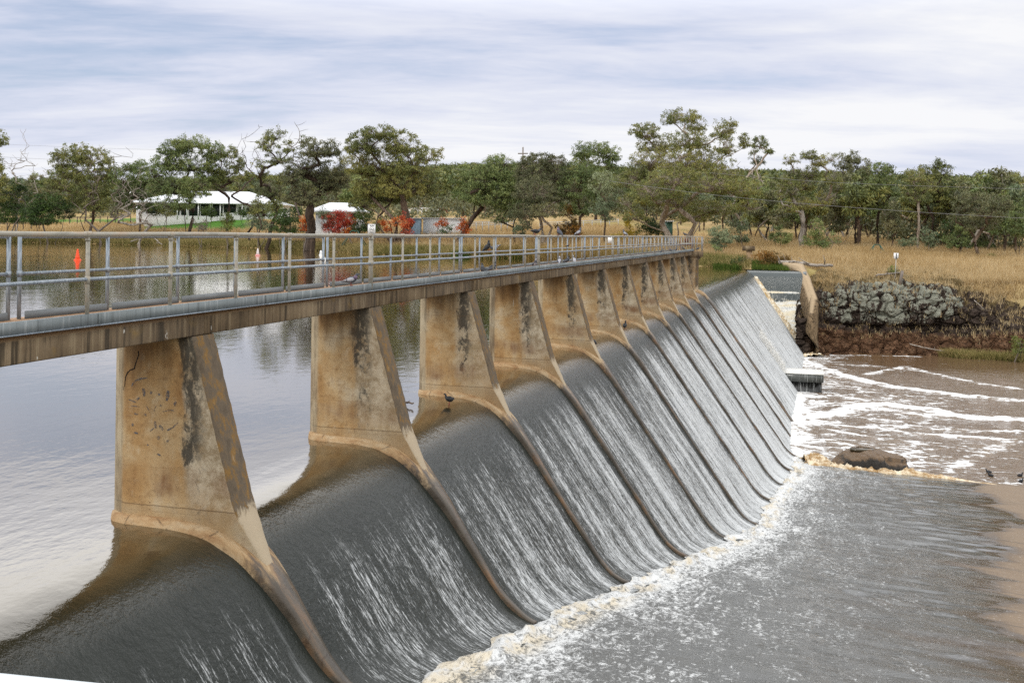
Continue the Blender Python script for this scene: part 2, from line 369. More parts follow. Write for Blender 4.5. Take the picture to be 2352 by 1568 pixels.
def mat_pier():
    k = NT('pier_concrete'); v = k.obj(); w = k.math('MULTIPLY', k.rnd(), 37.0)
    s, g, fine, vert, c = pier_base(k, v, w)
    x, y, z = s[0], s[1], s[2]
    # distance from the sloping downstream edge
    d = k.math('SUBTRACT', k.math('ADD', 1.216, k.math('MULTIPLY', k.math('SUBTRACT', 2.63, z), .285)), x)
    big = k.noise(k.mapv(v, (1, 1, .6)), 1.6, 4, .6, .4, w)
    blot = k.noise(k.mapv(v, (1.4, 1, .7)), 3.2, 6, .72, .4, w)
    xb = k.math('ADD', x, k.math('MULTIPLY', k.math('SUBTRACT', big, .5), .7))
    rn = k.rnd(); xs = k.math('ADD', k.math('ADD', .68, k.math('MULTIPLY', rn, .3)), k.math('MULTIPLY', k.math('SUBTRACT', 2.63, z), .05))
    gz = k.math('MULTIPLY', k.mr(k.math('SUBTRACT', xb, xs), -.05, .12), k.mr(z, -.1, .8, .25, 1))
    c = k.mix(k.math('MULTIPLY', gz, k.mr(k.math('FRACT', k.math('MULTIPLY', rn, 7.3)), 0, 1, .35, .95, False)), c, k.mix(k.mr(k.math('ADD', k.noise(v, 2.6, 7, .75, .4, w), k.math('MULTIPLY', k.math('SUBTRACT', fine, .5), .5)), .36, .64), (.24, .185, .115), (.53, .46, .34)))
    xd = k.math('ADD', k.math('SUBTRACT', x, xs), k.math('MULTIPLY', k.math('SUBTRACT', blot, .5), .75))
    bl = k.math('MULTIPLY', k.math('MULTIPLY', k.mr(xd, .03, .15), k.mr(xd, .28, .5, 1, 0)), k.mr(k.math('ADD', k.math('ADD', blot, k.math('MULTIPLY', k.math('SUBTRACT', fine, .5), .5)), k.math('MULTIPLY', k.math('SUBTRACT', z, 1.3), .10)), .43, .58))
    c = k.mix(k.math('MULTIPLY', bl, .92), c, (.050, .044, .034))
    pit = k.mr(k.noise(v, 30, 3, .7, 0, w), .62, .70); c = k.mix(k.math('MULTIPLY', pit, .5), c, (.12, .075, .04))
    fl = k.mr(k.math('ABSOLUTE', k.math('SUBTRACT', k.math('MODULO', k.math('ADD', z, 5.0), .61), .3)), .0, .012, 1, 0); c = k.mix(k.math('MULTIPLY', fl, k.mr(g, .4, .6, .1, .4)), c, (.20, .12, .06))
    # run-off stain under the deck and orange band at the water line
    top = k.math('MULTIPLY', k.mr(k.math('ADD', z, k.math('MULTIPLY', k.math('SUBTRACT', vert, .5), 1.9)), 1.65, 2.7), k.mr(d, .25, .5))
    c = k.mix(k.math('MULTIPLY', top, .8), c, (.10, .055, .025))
    bot = k.math('MULTIPLY', k.mr(k.math('ABSOLUTE', k.math('SUBTRACT', k.math('ADD', z, k.math('MULTIPLY', k.math('SUBTRACT', g, .5), .5)), .62)), .05, .3, 1, 0), k.mr(k.math('ADD', k.math('MULTIPLY', vert, .45), g), .58, .95))
    c = k.mix(k.math('MULTIPLY', bot, .75), c, (.16, .065, .02))
    lo = k.mr(z, .24, .27, 1, 0); c = k.mix(k.math('MULTIPLY', lo, .35), c, (.36, .26, .15))
    jn = k.mr(k.math('ABSOLUTE', k.math('SUBTRACT', k.math('ADD', z, k.math('MULTIPLY', k.math('SUBTRACT', fine, .5), .03)), .26)), .004, .014, 1, 0)
    c = k.mix(k.math('MULTIPLY', jn, .55), c, (.09, .05, .025))
    # chips and white droppings
    chip = k.mr(k.noise(v, 16, 2, .5, 0, w), .74, .77); c = k.mix(chip, c, (.11, .045, .02))
    drip = k.math('MULTIPLY', k.mr(k.noise(k.mapv(v, (22, 22, 1.1)), 1, 2, .5, 0, w), .74, .78), k.mr(z, 1.3, 1.9))
    c = k.mix(k.math('MULTIPLY', drip, .7), c, (.6, .57, .5))
    # lichen-dark downstream face
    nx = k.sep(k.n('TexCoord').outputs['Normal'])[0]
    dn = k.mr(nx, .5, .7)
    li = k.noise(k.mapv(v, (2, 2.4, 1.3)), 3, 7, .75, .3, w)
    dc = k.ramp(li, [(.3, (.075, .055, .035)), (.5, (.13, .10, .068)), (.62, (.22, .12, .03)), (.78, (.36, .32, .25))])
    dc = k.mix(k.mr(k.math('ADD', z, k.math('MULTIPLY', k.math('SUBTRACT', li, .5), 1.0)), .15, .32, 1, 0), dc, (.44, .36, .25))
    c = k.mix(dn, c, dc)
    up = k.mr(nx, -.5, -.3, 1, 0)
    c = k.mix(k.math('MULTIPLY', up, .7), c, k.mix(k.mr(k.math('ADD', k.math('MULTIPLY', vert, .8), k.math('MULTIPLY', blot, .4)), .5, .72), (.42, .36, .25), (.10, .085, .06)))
    h = k.math('ADD', fine, k.math('MULTIPLY', g, .5))
    return k.fin(k.bsdf(c, .85, k.bump(h, .45, .02), spec=.25))
def mat_rib():
    k = NT('rib_concrete'); v = k.obj(); w = k.math('MULTIPLY', k.rnd(), 37.0)
    s = k.sep(v); z = s[2]
    n = k.noise(k.mapv(v, (1.2, 6, 1.2)), 1.5, 5, .65, .3, w); f = k.noise(v, 11, 5, .7, 0, w)
    c = k.ramp(n, [(.3, (.25, .12, .045)), (.5, (.40, .265, .135)), (.7, (.50, .40, .26))])
    c = k.mix(k.math('MULTIPLY', k.mr(f, .5, .75), .5), c, (.13, .07, .03))
    deep = k.mr(k.math('ADD', z, k.math('MULTIPLY', k.math('SUBTRACT', n, .5), 2.0)), -.75, -.25, 1, 0)
    wet = k.ramp(k.noise(k.mapv(v, (1.0, 5, 1.0)), 1.2, 5, .65, .4, w), [(.34, (.030, .028, .024)), (.52, (.068, .058, .045)), (.7, (.19, .10, .045))])
    c = k.mix(k.math('MULTIPLY', deep, .94), c, wet)
    cr = k.math('MULTIPLY', k.mr(k.vor(k.mapv(v, (.8, .25, .8)), 1.0, 'DISTANCE_TO_EDGE'), .002, .012, 1, 0), k.mr(f, .4, .55))
    c = k.mix(k.math('MULTIPLY', cr, .6), c, (.05, .03, .018))
    lowd = k.mr(k.math('SUBTRACT', z, -.0), -.06, .02, 1, 0)
    return k.fin(k.bsdf(c, k.mr(deep, 0, 1, .8, .35), k.bump(f, .5, .02), spec=.4))
def mat_girder():
    k = NT('girder_concrete'); v = k.obj(); w = k.math('MULTIPLY', k.rnd(), 37.0)
    z = k.sep(v)[2]
    st = k.noise(k.mapv(v, (9, 9, .55)), 1, 4, .7, 0, w); g = k.noise(v, 1.1, 5, .6, .3, w); f = k.noise(v, 14, 5, .7, 0, w)
    c = k.ramp(g, [(.3, (.085, .06, .037)), (.5, (.15, .108, .065)), (.7, (.25, .19, .12))])
    c = k.mix(k.math('MULTIPLY', k.mr(st, .48, .64), .88), c, (.042, .033, .022))
    c = k.mix(k.math('MULTIPLY', k.mr(st, .46, .34), .6), c, (.30, .24, .15))
    spot = k.mr(k.noise(k.mapv(v, (9, 9, 4)), 1.3, 2, .5, 0, w), .73, .76); c = k.mix(k.math('MULTIPLY', spot, .75), c, (.62, .6, .54))
    ye = k.math('MULTIPLY', k.mr(k.noise(v, 2.3, 3, .6, 0, w), .6, .72), .5); c = k.mix(ye, c, (.24, .15, .04))
    c = k.mix(k.mr(z, 2.87, 2.9), c, (.24, .16, .09))
    return k.fin(k.bsdf(c, .9, k.bump(f, .5, .015), spec=.2))
def mat_galv(name, base, streak):
    k = NT(name); v = k.obj()
    a = k.noise(k.mapv(v, (40, 40, 6), rot=(.5, 0, 0)), 1, 3, .6); b = k.noise(v, 3, 4, .6)
    c = k.mix(k.mr(a, .42, .66), base, streak)
    c = k.mix(k.math('MULTIPLY', k.mr(b, .5, .7), .4), c, tuple(x*.7 for x in base))
    return k.fin(k.bsdf(c, .45, None, metal=.25, spec=.5))
def mat_chan():
    k = NT('channel_steel'); v = k.obj()
    a = k.noise(k.mapv(v, (20, 14, .6)), 1, 4, .7); b = k.noise(v, 1.4, 4, .6); cc = k.noise(k.mapv(v, (30, 9, 1)), 1, 2, .5)
    c = k.mix(b, (.14, .165, .17), (.22, .245, .25))
    c = k.mix(k.math('MULTIPLY', k.mr(a, .54, .70), .75), c, (.40, .42, .42))
    c = k.mix(k.math('MULTIPLY', k.mr(a, .46, .32), .6), c, (.075, .085, .085))
    c = k.mix(k.mr(cc, .73, .76), c, (.5, .5, .48))
    return k.fin(k.bsdf(c, .75, None, spec=.3))
def mat_tan():
    k = NT('weathered_tan_pipe'); v = k.obj()
    a = k.noise(k.mapv(v, (8, 2.2, 8)), 1, 5, .65); b = k.noise(v, 25, 3, .6)
    c = k.ramp(a, [(.3, (.215, .205, .17)), (.5, (.315, .30, .25)), (.72, (.35, .27, .19))])
    c = k.mix(k.math('MULTIPLY', k.mr(b, .68, .74), .8), c, (.62, .6, .55))
    return k.fin(k.bsdf(c, .55, None, spec=.4))
def mat_ground():
    k = NT('dry_grassland'); v = k.obj()
    a = k.noise(k.mapv(v, (1, 1, 1)), .045, 5, .6); b = k.noise(v, .35, 5, .7); cc = k.noise(v, 2.0, 4, .7)
    grass = k.ramp(b, [(.3, (.33, .22, .09)), (.5, (.44, .315, .15)), (.7, (.52, .40, .22))])
    grass = k.mix(k.math('MULTIPLY', k.mr(a, .47, .62), .7), grass, (.25, .21, .07))
    grass = k.mix(k.math('MULTIPLY', k.mr(cc, .5, .75), .4), grass, (.17, .105, .04))
    gr = k.attr('green'); grass = k.mix(gr, grass, k.mix(cc, (.05, .13, .018), (.09, .20, .03)))
    wd = k.attr('wood'); grass = k.mix(wd, grass, k.mix(b, (.045, .042, .022), (.10, .085, .042)))
    return k.fin(k.bsdf(grass, .95, k.bump(cc, .6, .3), spec=.1))
def mat_rock():
    k = NT('basalt_rock'); v = k.obj()
    rub = k.attr('rubble'); lich = k.attr('lichen'); cell = k.attr('cell')
    n = k.noise(v, .9, 6, .68); f = k.noise(v, 4.5, 5, .72); cr = k.vor(k.mapv(v, (1, 1, 1.3)), 1.5, 'DISTANCE_TO_EDGE')
    dark = k.ramp(f, [(.3, (.022, .016, .012)), (.52, (.058, .041, .031)), (.72, (.13, .098, .078))])
    br = k.ramp(n, [(.3, (.07, .035, .018)), (.5, (.17, .088, .045)), (.7, (.27, .165, .095))])
    br = k.mix(k.math('MULTIPLY', k.mr(f, .45, .7), .55), br, (.045, .03, .02))
    c = k.mix(rub, dark, br)
    vs = k.mapv(v, (1.15, 1.15, .55))
    ln = k.math('ADD', k.math('MULTIPLY', k.noise(vs, 1.1, 4, .6, .5), .8), k.math('MULTIPLY', k.noise(vs, 4.2, 4, .75, .6), .75))
    lm = k.math('MULTIPLY', k.mr(k.math('ADD', ln, k.math('MULTIPLY', k.math('SUBTRACT', lich, .5), .40)), .81, .87), k.mr(lich, .03, .12))
    lc = k.mix(k.noise(v, 7, 3, .6), (.17, .172, .130), (.41, .415, .335))
    c = k.mix(lm, c, lc)
    gv = k.mr(k.math('ADD', k.noise(k.mapv(v, (1, 1, .5)), .55, 4, .65), k.math('MULTIPLY', k.attr('veg'), .5)), .64, .74)
    c = k.mix(k.math('MULTIPLY', gv, .8), c, k.mix(f, (.10, .075, .03), (.30, .215, .09)))
    h = k.math('ADD', k.math('MULTIPLY', k.mr(cr, 0, .12), k.math('MULTIPLY', rub, .8)), k.math('ADD', k.math('MULTIPLY', f, 1.2), n))
    return k.fin(k.bsdf(c, .85, k.bump(h, 1.0, .28), spec=.2))
def mat_paint():
    k = NT('faded_spray_paint'); v = k.obj(); a = k.mr(k.noise(v, 14, 5, .7), .35, .62, .1, .8)
    t = k.n('BsdfTransparent').outputs[0]; b = k.bsdf((.09, .10, .125), .8)
    return k.fin(k.n('MixShader', None, Fac=a, i1=t, i2=b).outputs[0])
def mat_boulder():
    k = NT('wet_boulder'); v = k.obj(); n = k.noise(v, 2.2, 6, .7); f = k.noise(v, 9, 5, .75)
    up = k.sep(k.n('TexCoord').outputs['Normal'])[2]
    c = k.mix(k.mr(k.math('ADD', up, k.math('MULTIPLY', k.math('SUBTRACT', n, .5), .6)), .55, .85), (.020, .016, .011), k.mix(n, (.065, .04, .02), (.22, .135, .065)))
    c = k.mix(k.math('MULTIPLY', k.mr(f, .55, .7), .6), c, (.025, .018, .012))
    return k.fin(k.bsdf(c, .5, k.bump(k.math('ADD', n, f), .8, .12), spec=.4))
def mat_leaf(name, c1, c2, c3, tr=.14):
    k = NT(name); t = k.attr('tint'); r = k.rnd()
    tt = k.math('ADD', t, k.math('MULTIPLY', k.math('SUBTRACT', r, .5), .22))
    c = k.ramp(tt, [(.05, c1), (.5, c2), (.95, c3)])
    a = k.bsdf(c, .55, None, spec=.35)
    b = k.n('BsdfTranslucent', None, Color=c).outputs[0]
    return k.fin(k.n('MixShader', None, Fac=tr, i1=a, i2=b).outputs[0])
def mat_bark(name, c1, c2, c3):
    k = NT(name); v = k.obj()
    a = k.noise(k.mapv(v, (3, 3, .45)), 1, 5, .68); r = k.rnd()
    c = k.ramp(a, [(.3, c1), (.52, c2), (.7, c3)])
    return k.fin(k.bsdf(c, .85, k.bump(a, .5, .05), spec=.2))
def mat_grass(name, c1, c2, c3):
    k = NT(name); t = k.attr('tint'); c = k.ramp(t, [(.05, c1), (.5, c2), (.95, c3)])
    a = k.bsdf(c, .8, None, spec=.15); b = k.n('BsdfTranslucent', None, Color=c).outputs[0]
    return k.fin(k.n('MixShader', None, Fac=.3, i1=a, i2=b).outputs[0])
X = {}
X['lake'] = mat_lake(); X['falls'] = mat_falls(); X['apron'] = mat_apron(); X['pool'] = mat_pool()
X['foam_y'] = mat_foam('yellow_foam', (.52, .38, .20), (.82, .77, .64)); X['foam_w'] = mat_foam('white_foam', (.70, .68, .62), (.82, .82, .80))
X['foam_b'] = mat_foam('brown_foam', (.36, .22, .09), (.78, .68, .50), 2.0)
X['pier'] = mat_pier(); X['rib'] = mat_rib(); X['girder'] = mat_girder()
X['galv'] = mat_galv('galvanised_pipe', (.17, .205, .24), (.31, .35, .39)); X['chan'] = mat_chan(); X['tan'] = mat_tan()
X['kick'] = plain('grey_kick_plate', (.17, .185, .19), .6, .2, 3); X['deck'] = plain('deck_concrete', (.34, .21, .12), .9, .45, 5)
X['ground'] = mat_ground(); X['rock'] = mat_rock()
X['wing'] = plain('wing_wall_concrete', (.36, .245, .14), .9, .5, 2.5, .5)
X['boulder'] = mat_boulder()
X['leaf_olive'] = mat_leaf('olive_gum_leaves', (0.069, 0.088, 0.027), (0.152, 0.173, 0.049), (0.285, 0.263, 0.068))
X['leaf_green'] = mat_leaf('green_gum_leaves', (0.069, 0.102, 0.032), (0.149, 0.197, 0.062), (0.266, 0.291, 0.092))
X['leaf_blue'] = mat_leaf('blue_green_leaves', (0.086, 0.119, 0.062), (0.166, 0.211, 0.111), (0.294, 0.326, 0.177))
X['leaf_brown'] = mat_leaf('brown_olive_leaves', (.062, .070, .032), (.140, .148, .066), (.235, .215, .095))
X['leaf_dark'] = mat_leaf('dark_shrub_leaves', (0.021, 0.042, 0.010), (0.047, 0.088, 0.017), (0.111, 0.165, 0.029))
X['leaf_lime'] = mat_leaf('lime_shrub_leaves', (.06, .085, .015), (.13, .16, .03), (.22, .24, .05))
X['leaf_red'] = mat_leaf('red_leaves', (.10, .045, .018), (.50, .045, .028), (.60, .15, .04), .3)
X['leaf_orange'] = mat_leaf('orange_leaves', (.16, .07, .016), (.58, .12, .025), (.68, .27, .05), .3)
X['leaf_yellow'] = mat_leaf('yellow_leaves', (.20, .16, .02), (.42, .30, .03), (.60, .42, .05), .35)
X['leaf_rust'] = mat_leaf('rusty_leaves', (.06, .05, .012), (.16, .095, .02), (.36, .17, .03), .3)
X['twig'] = mat_bark('grey_twigs', (.09, .07, .055), (.16, .13, .105), (.26, .22, .18))
X['bark_dark'] = mat_bark('dark_bark', (.022, .016, .012), (.058, .040, .028), (.15, .105, .075))
X['bark_pale'] = mat_bark('pale_bark', (.14, .095, .065), (.32, .26, .20), (.50, .44, .37))
X['bark_mid'] = mat_bark('brown_bark', (.05, .032, .022), (.13, .09, .062), (.28, .22, .17))
X['dead'] = mat_bark('bleached_wood', (.13, .11, .09), (.30, .26, .215), (.46, .42, .37))
X['gr_gold'] = mat_grass('golden_grass', (.30, .20, .08), (.52, .375, .185), (.64, .52, .32))
X['gr_bank'] = mat_grass('bank_grass', (.11, .12, .03), (.31, .255, .095), (.54, .42, .21))
X['gr_green'] = mat_grass('green_grass', (.035, .065, .010), (.085, .135, .022), (.19, .20, .05))
X['gr_reed'] = mat_grass('straw_reeds', (.10, .10, .02), (.30, .20, .07), (.50, .36, .16))
X['lookout'] = plain('pale_rail_paint', (.56, .60, .62), .4, .05, 3)
X['white'] = plain('white_paint', (.80, .80, .79), .5, .04, 3); X['roof'] = plain('white_roof', (.74, .76, .78), .45, .05, 2)
X['dglass_and_shade'] = plain('dark_window_and_recess_shade', (.03, .035, .04), .15, .3, 2); X['bluew'] = plain('blue_grey_wall', (.23, .32, .40), .6, .1, 1)
X['greenp'] = plain('green_steel', (.03, .09, .06), .5, .1, 3); X['greyrail'] = plain('grey_rail', (.42, .42, .40), .6, .2, 2)
X['timber'] = plain('grey_timber', (.20, .17, .145), .9, .4, 4, .4); X['rust'] = plain('rusty_steel', (.12, .05, .028), .8, .4, 6)
X['orange'] = plain('orange_buoy', (.80, .075, .015), .45, .06, 2); X['pinkw'] = plain('faded_white_buoy', (.66, .58, .57), .5, .08, 2); X['pink'] = plain('pink_rim', (.62, .26, .24), .5, .1, 2)
X['black'] = plain('black_feathers', (.016, .017, .02), .55, .3, 20); X['slate'] = plain('slate_feathers', (.065, .072, .088), .6, .35, 25)
X['pale'] = plain('pale_grey_feathers', (.36, .36, .39), .6, .2, 25); X['purple'] = plain('purple_neck', (.13, .085, .14), .4, .3, 30)
X['red'] = plain('red_leg', (.30, .06, .05), .6, .2, 9); X['bay'] = plain('bay_horse_coat', (.14, .045, .022), .6, .25, 3)
X['ink'] = plain('black_print', (.03, .03, .035), .6, .1, 4); X['paint'] = mat_paint()
X['crack'] = plain('dark_crack', (.02, .014, .01), .95, .2, 9); X['wire'] = plain('power_cable', (.22, .22, .22), .6, .1, 1)
X['grit'] = plain('grey_cloth', (.15, .15, .15), .8, .1, 3)
# ------------------------------------------------------------------ terrain
DS = np.array([(-3000, 262), (-600, 264), (0, 263), (150, 262), (300, 250.6), (450, 245), (600, 228), (750, 205), (850, 184), (1050, 173), (1200, 168), (1400, 152), (1640, 137.6), (1700, 133), (1760, 130), (1850, 127), (2000, 125), (2200, 124), (2352, 121), (3000, 108), (5000, 90)])
def dshore(px): return np.interp(px, DS[:, 0], DS[:, 1])
CP = np.array([0, 300, 600, 850, 1050, 1200, 1400, 1640, 1760, 1850, 2000, 2200, 2352.])
CT = np.array([18, 45, 110, 400, 1350.])
CYT = np.array([[536, 513, 498, 465, 424], [535, 512, 490, 465, 426], [537, 505, 492, 455, 420], [546, 523, 495, 450, 402], [550, 524, 488, 440, 390], [556, 530, 492, 440, 391], [565, 535, 500, 440, 399],
                [590, 560, 520, 445, 408], [592, 567, 525, 445, 408], [596, 573, 530, 450, 412], [605, 580, 538, 455, 420], [612, 588, 548, 460, 422], [617, 594, 552, 465, 425.]])
def hgt_pt(px, t):
    px = np.asarray(px, float); t = np.asarray(t, float); tau = t-dshore(px)
    pc = np.clip(px, -200, 2500)
    ys = np.stack([np.interp(pc, CP, CYT[:, j]) for j in range(5)], -1)
    dist = dshore(pc)[..., None]+CT
    zc = EYE[2]+(hz(pc)[..., None]-ys)/F*dist
    z3 = np.interp(pc, [1640, 1760, 1850, 1890, 2000, 2180, 2260, 2352], [.8, .4, -.2, -1.5, -1.9, -2.0, -1.4, -1.3])
    z0 = np.interp(pc, [1700, 1760, 1830, 1850], [-.06, -.15, -.2, -14])
    zm = np.interp(pc, [1700, 1760, 1820], [-3, -4, -14.])
    zq = np.interp(pc, [1700, 1760, 1830, 1850], [.7, .4, .0, -14.])
    T = np.array([-8., 0, 3, 6.5, *CT, 3500]); Zs = np.concatenate([np.stack([zm, z0, zq, z3], -1), zc, zc[..., -1:]+10], -1)
    out = Zs[..., 0].copy()
    for i in range(len(T)-1):
        f = np.clip((tau-T[i])/(T[i+1]-T[i]), 0, 1)
        out = np.where(tau >= T[i], Zs[..., i]*(1-f)+Zs[..., i+1]*f, out)
    return out
def hgt(x, y):
    p, t = px_t(np.asarray(x, float), np.asarray(y, float)); return hgt_pt(p, t)
def ground_at(px, py, tmin=0):
    """first point beyond the shore whose picture height is py"""
    ts = dshore(px)+3.5+np.arange(0, 900, .5)
    ts = ts[ts > tmin]
    yy = hz(px)+(EYE[2]-hgt_pt(np.full_like(ts, px), ts))/ts*F
    i = np.argmax(yy <= py) if (yy <= py).any() else len(ts)-1
    t = ts[i]; p = at(px, py, t); p[2] = hgt(p[0], p[1]); return p, t
def build_ground():
    ang = np.radians(np.concatenate([np.arange(-180, -40, 3), np.arange(-40, 40, .3), np.arange(40, 180.1, 3)]))
    r = np.concatenate([np.arange(2, 100, 7), np.arange(100, 330, 2.0), 330*np.exp(np.linspace(0, math.log(6000/330), 110))])
    A, R = np.meshgrid(ang, r, indexing='ij')
    d = RT[None, None]*np.sin(A)[..., None]+FW[None, None]*np.cos(A)[..., None]
    Xg = EYE[0]+R*d[..., 0]; Yg = EYE[1]+R*d[..., 1]
    p, t = px_t(Xg, Yg)
    front = np.abs(A) < math.radians(60)
    p = np.where(front, p, np.where(A < 0, -2500, 4800))
    tt = np.where(t > 5, t, R)
    Z = hgt_pt(p, np.where(front, tt, R))
    tau = tt-dshore(p)
    Z = Z+np.where(tau > 4, fbm(np.stack([Xg.ravel()*.11, Yg.ravel()*.11, 0*Xg.ravel()], 1), 3, 5).reshape(Xg.shape)*.35, 0)
    # left abutment beside and behind the camera
    Z = np.where((R < 400) & (Yg < -11), np.maximum(Z, np.clip(-2-(Yg+11)*1.3, -14, 2.35)), Z)
    Z = np.where((Yg < -10) & ~front & (R > 60), np.maximum(Z, 2.4), Z)
    # bed of the pool and apron below the weir
    Z = np.where((Yg > -11) & (Xg > .6) & (Yg < 108), np.minimum(Z, -14), Z)
    g = np.maximum(sstep(46, 52, tau)*sstep(72, 66, tau)*sstep(-200, 0, p)*sstep(720, 640, p), sstep(24, 28, tau)*sstep(70, 64, tau)*sstep(320, 345, p)*sstep(590, 560, p))
    w = np.where(front, sstep(150, 330, tau), 0)
    o = link('ground', gridmesh('ground', Xg, Yg, Z, X['ground'], True, dict(green=g, wood=w)))
    tag(o, kind='structure')
build_ground()
# lake: one flat sheet (with the small bay behind the low spillway)
def build_lake():
    V = [(-900, -60, 0), (.32, -60, 0), (.32, 119, 0), (-900, 119, 0), (-900, 460, 0), (.32, 460, 0), (9.2, 119, 0), (9.2, 131, 0), (.32, 131, 0)]
    o = link('water', mesh('water', V, [[0, 1, 2, 3], [2, 6, 7, 8]], [[3, 2, 8], [3, 8, 5], [3, 5, 4]], X['lake'])); tag(o, kind='structure')
build_lake()
# ------------------------------------------------------------------ the weir and its falling water
FS = np.array([-3, .3, 1.0, 1.4, 1.7, 2.0, 2.27, 2.68, 3.05, 30]); FZ = np.array([0, 0, -.012, -.06, -.17, -.36, -.64, -1.15, -1.68, -1.68-26.95*1.42]); SP = 6.1; YC = .285
_ss = np.linspace(-3, 30, 3301); _zz = np.interp(_ss, FS, FZ)
for _ in range(3): _zz = np.convolve(np.pad(_zz, 12, mode='edge'), np.ones(25)/25, 'valid')
_zz[_ss > 20] = np.interp(_ss[_ss > 20], FS, FZ)
def bend(y): return np.maximum(0, y-67)*.0215
def face_z(s, y): return np.interp(s-bend(y)*sstep(.9, 2.0, s), _ss, _zz)
def apron_z(x, y): return np.interp(y+.27*(x-8.5), TOE_Y, TOE_Z)
def smax(a, b, k=.75):
    h = np.maximum(k-np.abs(a-b), 0)/k; return np.maximum(a, b)+h*h*k/4
def fall_z(s, y): return smax(face_z(s, y), apron_z_toe(s, y))
def apron_z_toe(s, y):
    # near the toe the apron is level across the flow, away from it it drains to the pool
    return np.interp(y+.27*np.maximum(s-toe_s(y)-.5, 0)*1.0, TOE_Y, TOE_Z)
_ty = np.linspace(-40, 130, 700); _tz = np.interp(_ty, TOE_Y, TOE_Z)
_ts = np.array([3.05+(-1.68-z)/1.42+float(bend(y)) for y, z in zip(_ty, _tz)])
def toe_s(y): return np.interp(y, _ty, _ts)
def build_falls():
    y = np.concatenate([np.arange(-12, 40, .09), np.arange(40, 119.01, .16)])
    u = np.linspace(0, 1, 96)
    Yg, U = np.meshgrid(y, u, indexing='ij')
    s1 = toe_s(Yg)+.8; Sg = .30+U**.9*(s1-.30)
    Z = fall_z(Sg, Yg)
    P = np.stack([Sg.ravel()*.8, Yg.ravel()*3.2, Z.ravel()*.4], 1)
    dr = sstep(.5, 2.5, -Z)
    n = fbm(P, 3, 3).reshape(Z.shape); n2 = vnoise(np.stack([Sg.ravel()*3, Yg.ravel()*9, Z.ravel()*2], 1), 9).reshape(Z.shape)
    rip = vnoise(np.stack([Sg.ravel()*5, Yg.ravel()*2.0, 0*Z.ravel()], 1), 4).reshape(Z.shape)
    Z = Z+.002*(Sg < .6)+dr*(.035*n+.02*n2)+sstep(0, .06, -Z)*(1-dr)*.006*rip
    # rooster tail of spray where the sheet strikes the outlet block
    o = link('water', gridmesh('spillway_water', Sg, Yg, Z, X['falls'])); o.name = 'spillway_water'; tag(o, kind='structure')
    return o
build_falls()
def seg_dist(Xg, Yg, pts):
    best = np.full(Xg.shape, 1e9)
    for a, b in zip(pts[:-1], pts[1:]):
        ab = b-a; L = (ab**2).sum()+1e-9
        q = np.clip(((Xg-a[0])*ab[0]+(Yg-a[1])*ab[1])/L, 0, 1)
        best = np.minimum(best, np.hypot(Xg-a[0]-q*ab[0], Yg-a[1]-q*ab[1]))
    return best
def build_apron():
    y = np.concatenate([np.arange(-14, 57.3, .14)]); u = np.linspace(0, 1, 280)
    Yg, U = np.meshgrid(y, u, indexing='ij')
    s0 = toe_s(Yg)+.40+.30*fbm(np.stack([0*Yg.ravel(), Yg.ravel()*1.3, 0*Yg.ravel()], 1), 4, 50, .62).reshape(Yg.shape); Xg = s0+U**1.6*(46-s0)
    Z = fall_z(Xg, Yg)+.012
    toe = Xg-toe_s(Yg)
    n = fbm(np.stack([Xg.ravel()*1.1, Yg.ravel()*2.3, 0*Z.ravel()], 1), 4, 21).reshape(Z.shape)
    n3 = fbm(np.stack([Xg.ravel()*3.2, Yg.ravel()*2.6, 0*Z.ravel()], 1), 4, 33, .6).reshape(Z.shape); surge = fbm(np.stack([0*Z.ravel(), Yg.ravel()*.5, 0*Z.ravel()], 1), 3, 44).reshape(Z.shape)
    ridge = np.exp(-((Xg-s0-.16-.10*surge)/.17)**2)
    Z = Z+n*.09*sstep(.5, 1.2, toe)*sstep(15, 2, toe)+ridge*(.05+.14*np.abs(n3)+.10*surge)+.10*n3*sstep(.45, .7, toe)*sstep(3.5, .8, toe)
    # shallow steps between the slabs
    # how dry the slab lies: rises to the right of a line drawn on the apron
    def on_apron(px, py):
        z = -6.0
        for _ in range(40):
            P = onz(px, py, z); z = .5*z+.5*float(fall_z(np.array([P[0]]), np.array([P[1]]))[0])
        return onz(px, py, z)[:2]
    poly = [on_apron(*q) for q in [(2195, 1104), (2262, 1150), (2278, 1210), (2250, 1270), (2225, 1340), (2225, 1410), (2250, 1470), (2290, 1530), (2330, 1600)]]
    d = seg_dist(Xg, Yg, poly)
    xb = np.interp(-Yg, [-q[1] for q in poly], [q[0] for q in poly])
    dry = np.clip(.53+np.where(Xg > xb, 1, -1)*d*np.where(Xg > xb, .16, .075), 0, .85)
    o = link('apron_water', gridmesh('apron_water', Xg, Yg, Z, X['apron'], True, dict(toe=toe, dry=dry))); tag(o, kind='structure')
build_apron()
